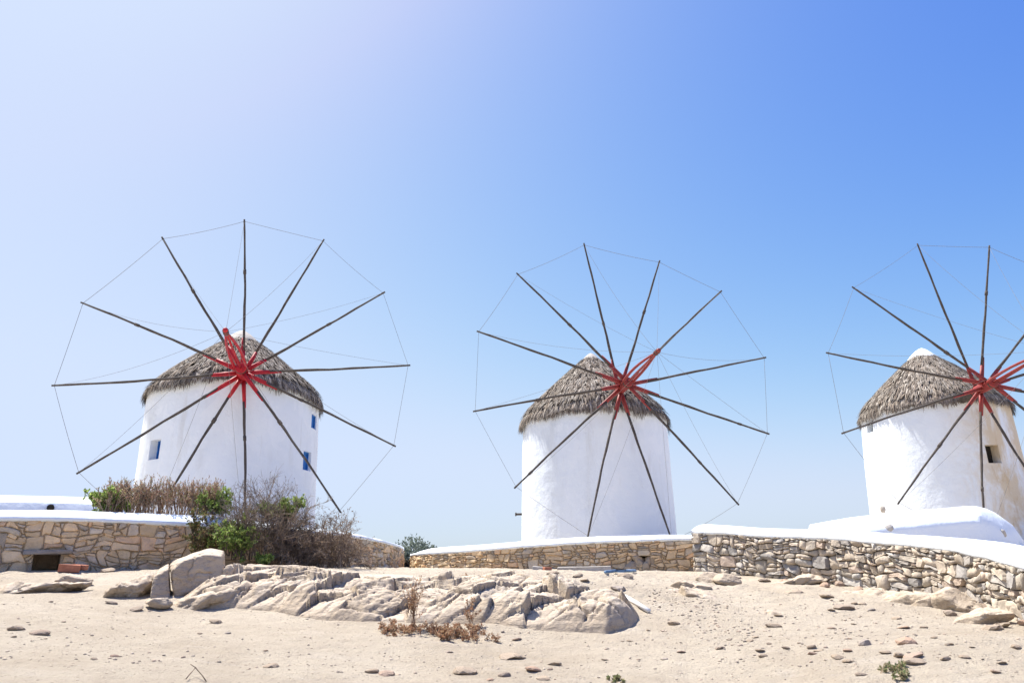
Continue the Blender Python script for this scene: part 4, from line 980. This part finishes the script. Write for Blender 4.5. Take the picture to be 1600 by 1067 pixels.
shrub('dry_bush', 'brown dry tangled bush spilling down the wall to its right end', row(420, 548, 886, 13.5, 92, .35, 8), .66, P_dry, 38, 'bush', .6)
shrub('leafy_shrub', 'small green sprig at the foot of the bare bush', row(398, 422, 884, 12.9, 7, .15, 9), .15, P_grn, 39, 'shrub', .5)
P_weed = dict(wob=.25, up=.05, fork=.7, bark=[(.34, .21, .13), (.42, .29, .19), (.28, .17, .11)], kids=[4, 4], nleaf=3, lsize=.022, leaf=[(.36, .18, .10), (.42, .28, .17), (.30, .17, .10), (.46, .34, .22)], r=.004, depth=2, leafdepth=1)
def ground_row(u0, u1, v0, v1, n, seed):
    rs = random.Random(seed); return [tuple(gpt(rs.uniform(u0, u1), rs.uniform(v0, v1), -.005)) for _ in range(n)]
shrub('dry_weeds', 'rusty dry weed patch at the foot of the ledge, left part', ground_row(598, 690, 982, 994, 46, 11), .085, P_weed, 41, 'weeds', 1.0)
shrub('dry_weeds', 'rusty dry weed patch at the foot of the ledge, right part', ground_row(684, 768, 986, 1002, 52, 12), .10, P_weed, 42, 'weeds', 1.0)
shrub('dry_stalk', 'upright rusty dry stalk standing against the ledge, left of two', ground_row(642, 650, 980, 984, 8, 13), .38, dict(P_weed, up=.8, fork=.35, wob=.06), 43, 'weed', .12)
shrub('dry_stalk', 'upright rusty dry stalk standing against the ledge, right of two', ground_row(734, 740, 976, 981, 4, 14), .17, dict(P_weed, up=.6, fork=.45, wob=.08), 44, 'weed', .2)
P_small = dict(P_weed, leaf=[(.22, .26, .11), (.30, .28, .15), (.36, .29, .18)], bark=[(.34, .26, .18)], nleaf=2, lsize=.022)
shrub('low_weed', 'low dark green weed in the near sand at the lower right', ground_row(1362, 1418, 1044, 1062, 17, 15), .05, P_small, 45, 'weed', 1.0)
shrub('low_weed', 'tiny green weed at the bottom edge right of centre', ground_row(952, 975, 1060, 1068, 8, 16), .035, P_small, 46, 'weed', 1.0)
shrub('dry_weeds', 'dry grass tuft on the crest of the ledge, left of the rounded lump', ground_row(700, 730, 905, 915, 10, 17), .10, P_weed, 47, 'weeds', .8)
shrub('dry_weeds', 'dry grass tuft on the ledge beside the rounded lump', ground_row(805, 850, 940, 955, 16, 18), .12, P_weed, 48, 'weeds', .8)
# tree far behind the gap
def tree(label, u, v_top, d, w, h, seed):
    rs = random.Random(seed); t = Vector(at(u, v_top, d)); base = Vector((t.x, t.y, t.z-h-1.2)); root = empty('small_tree', base); tag(root, label, 'tree')
    st, lf = MB(), MB(); st.tube([base, base+Vector((.1, 0, .7)), base+Vector((.0, .1, 1.4))], [.13, .10, .08], 8, (.16, .13, .11))
    cols = [(.13, .165, .13), (.17, .20, .165), (.09, .12, .095), (.21, .24, .20)]
    for k in range(26):
        e = Vector((rs.uniform(-1, 1)*w/2, rs.uniform(-1, 1)*w/2, 0)); r_ = math.hypot(e.x, e.y)/(w/2); top = (1.2+h*rs.uniform(.35, 1.0)*(1-.5*r_*r_))
        e = base+Vector((e.x, e.y, top)); s = base+Vector((0, .1, rs.uniform(.8, 1.4))); mpt = s.lerp(e, .5)+Vector((rs.gauss(0, .1), rs.gauss(0, .1), -.05))
        st.tube([s, mpt, e], [.04, .025, .01], 5, (.16, .13, .11))
        rad_ = rs.uniform(.16, .34)
        for _ in range(260):
            q = Vector((rs.gauss(0, 1), rs.gauss(0, 1), rs.gauss(0, .7))); q = q.normalized()*rad_*rs.random()**.4
            leaf(lf, e+q, q.normalized(), rs.uniform(.06, .11), rs.choice(cols), rs)
    st.build('trunk', M['twig'], root, True, True); tag(lf.build('crown', M['leaf'], root, False, True), kind='stuff')
tree('grey green tree seen through the gap between the left and middle walls', 643, 842, 24, 1.75, .9, 51)
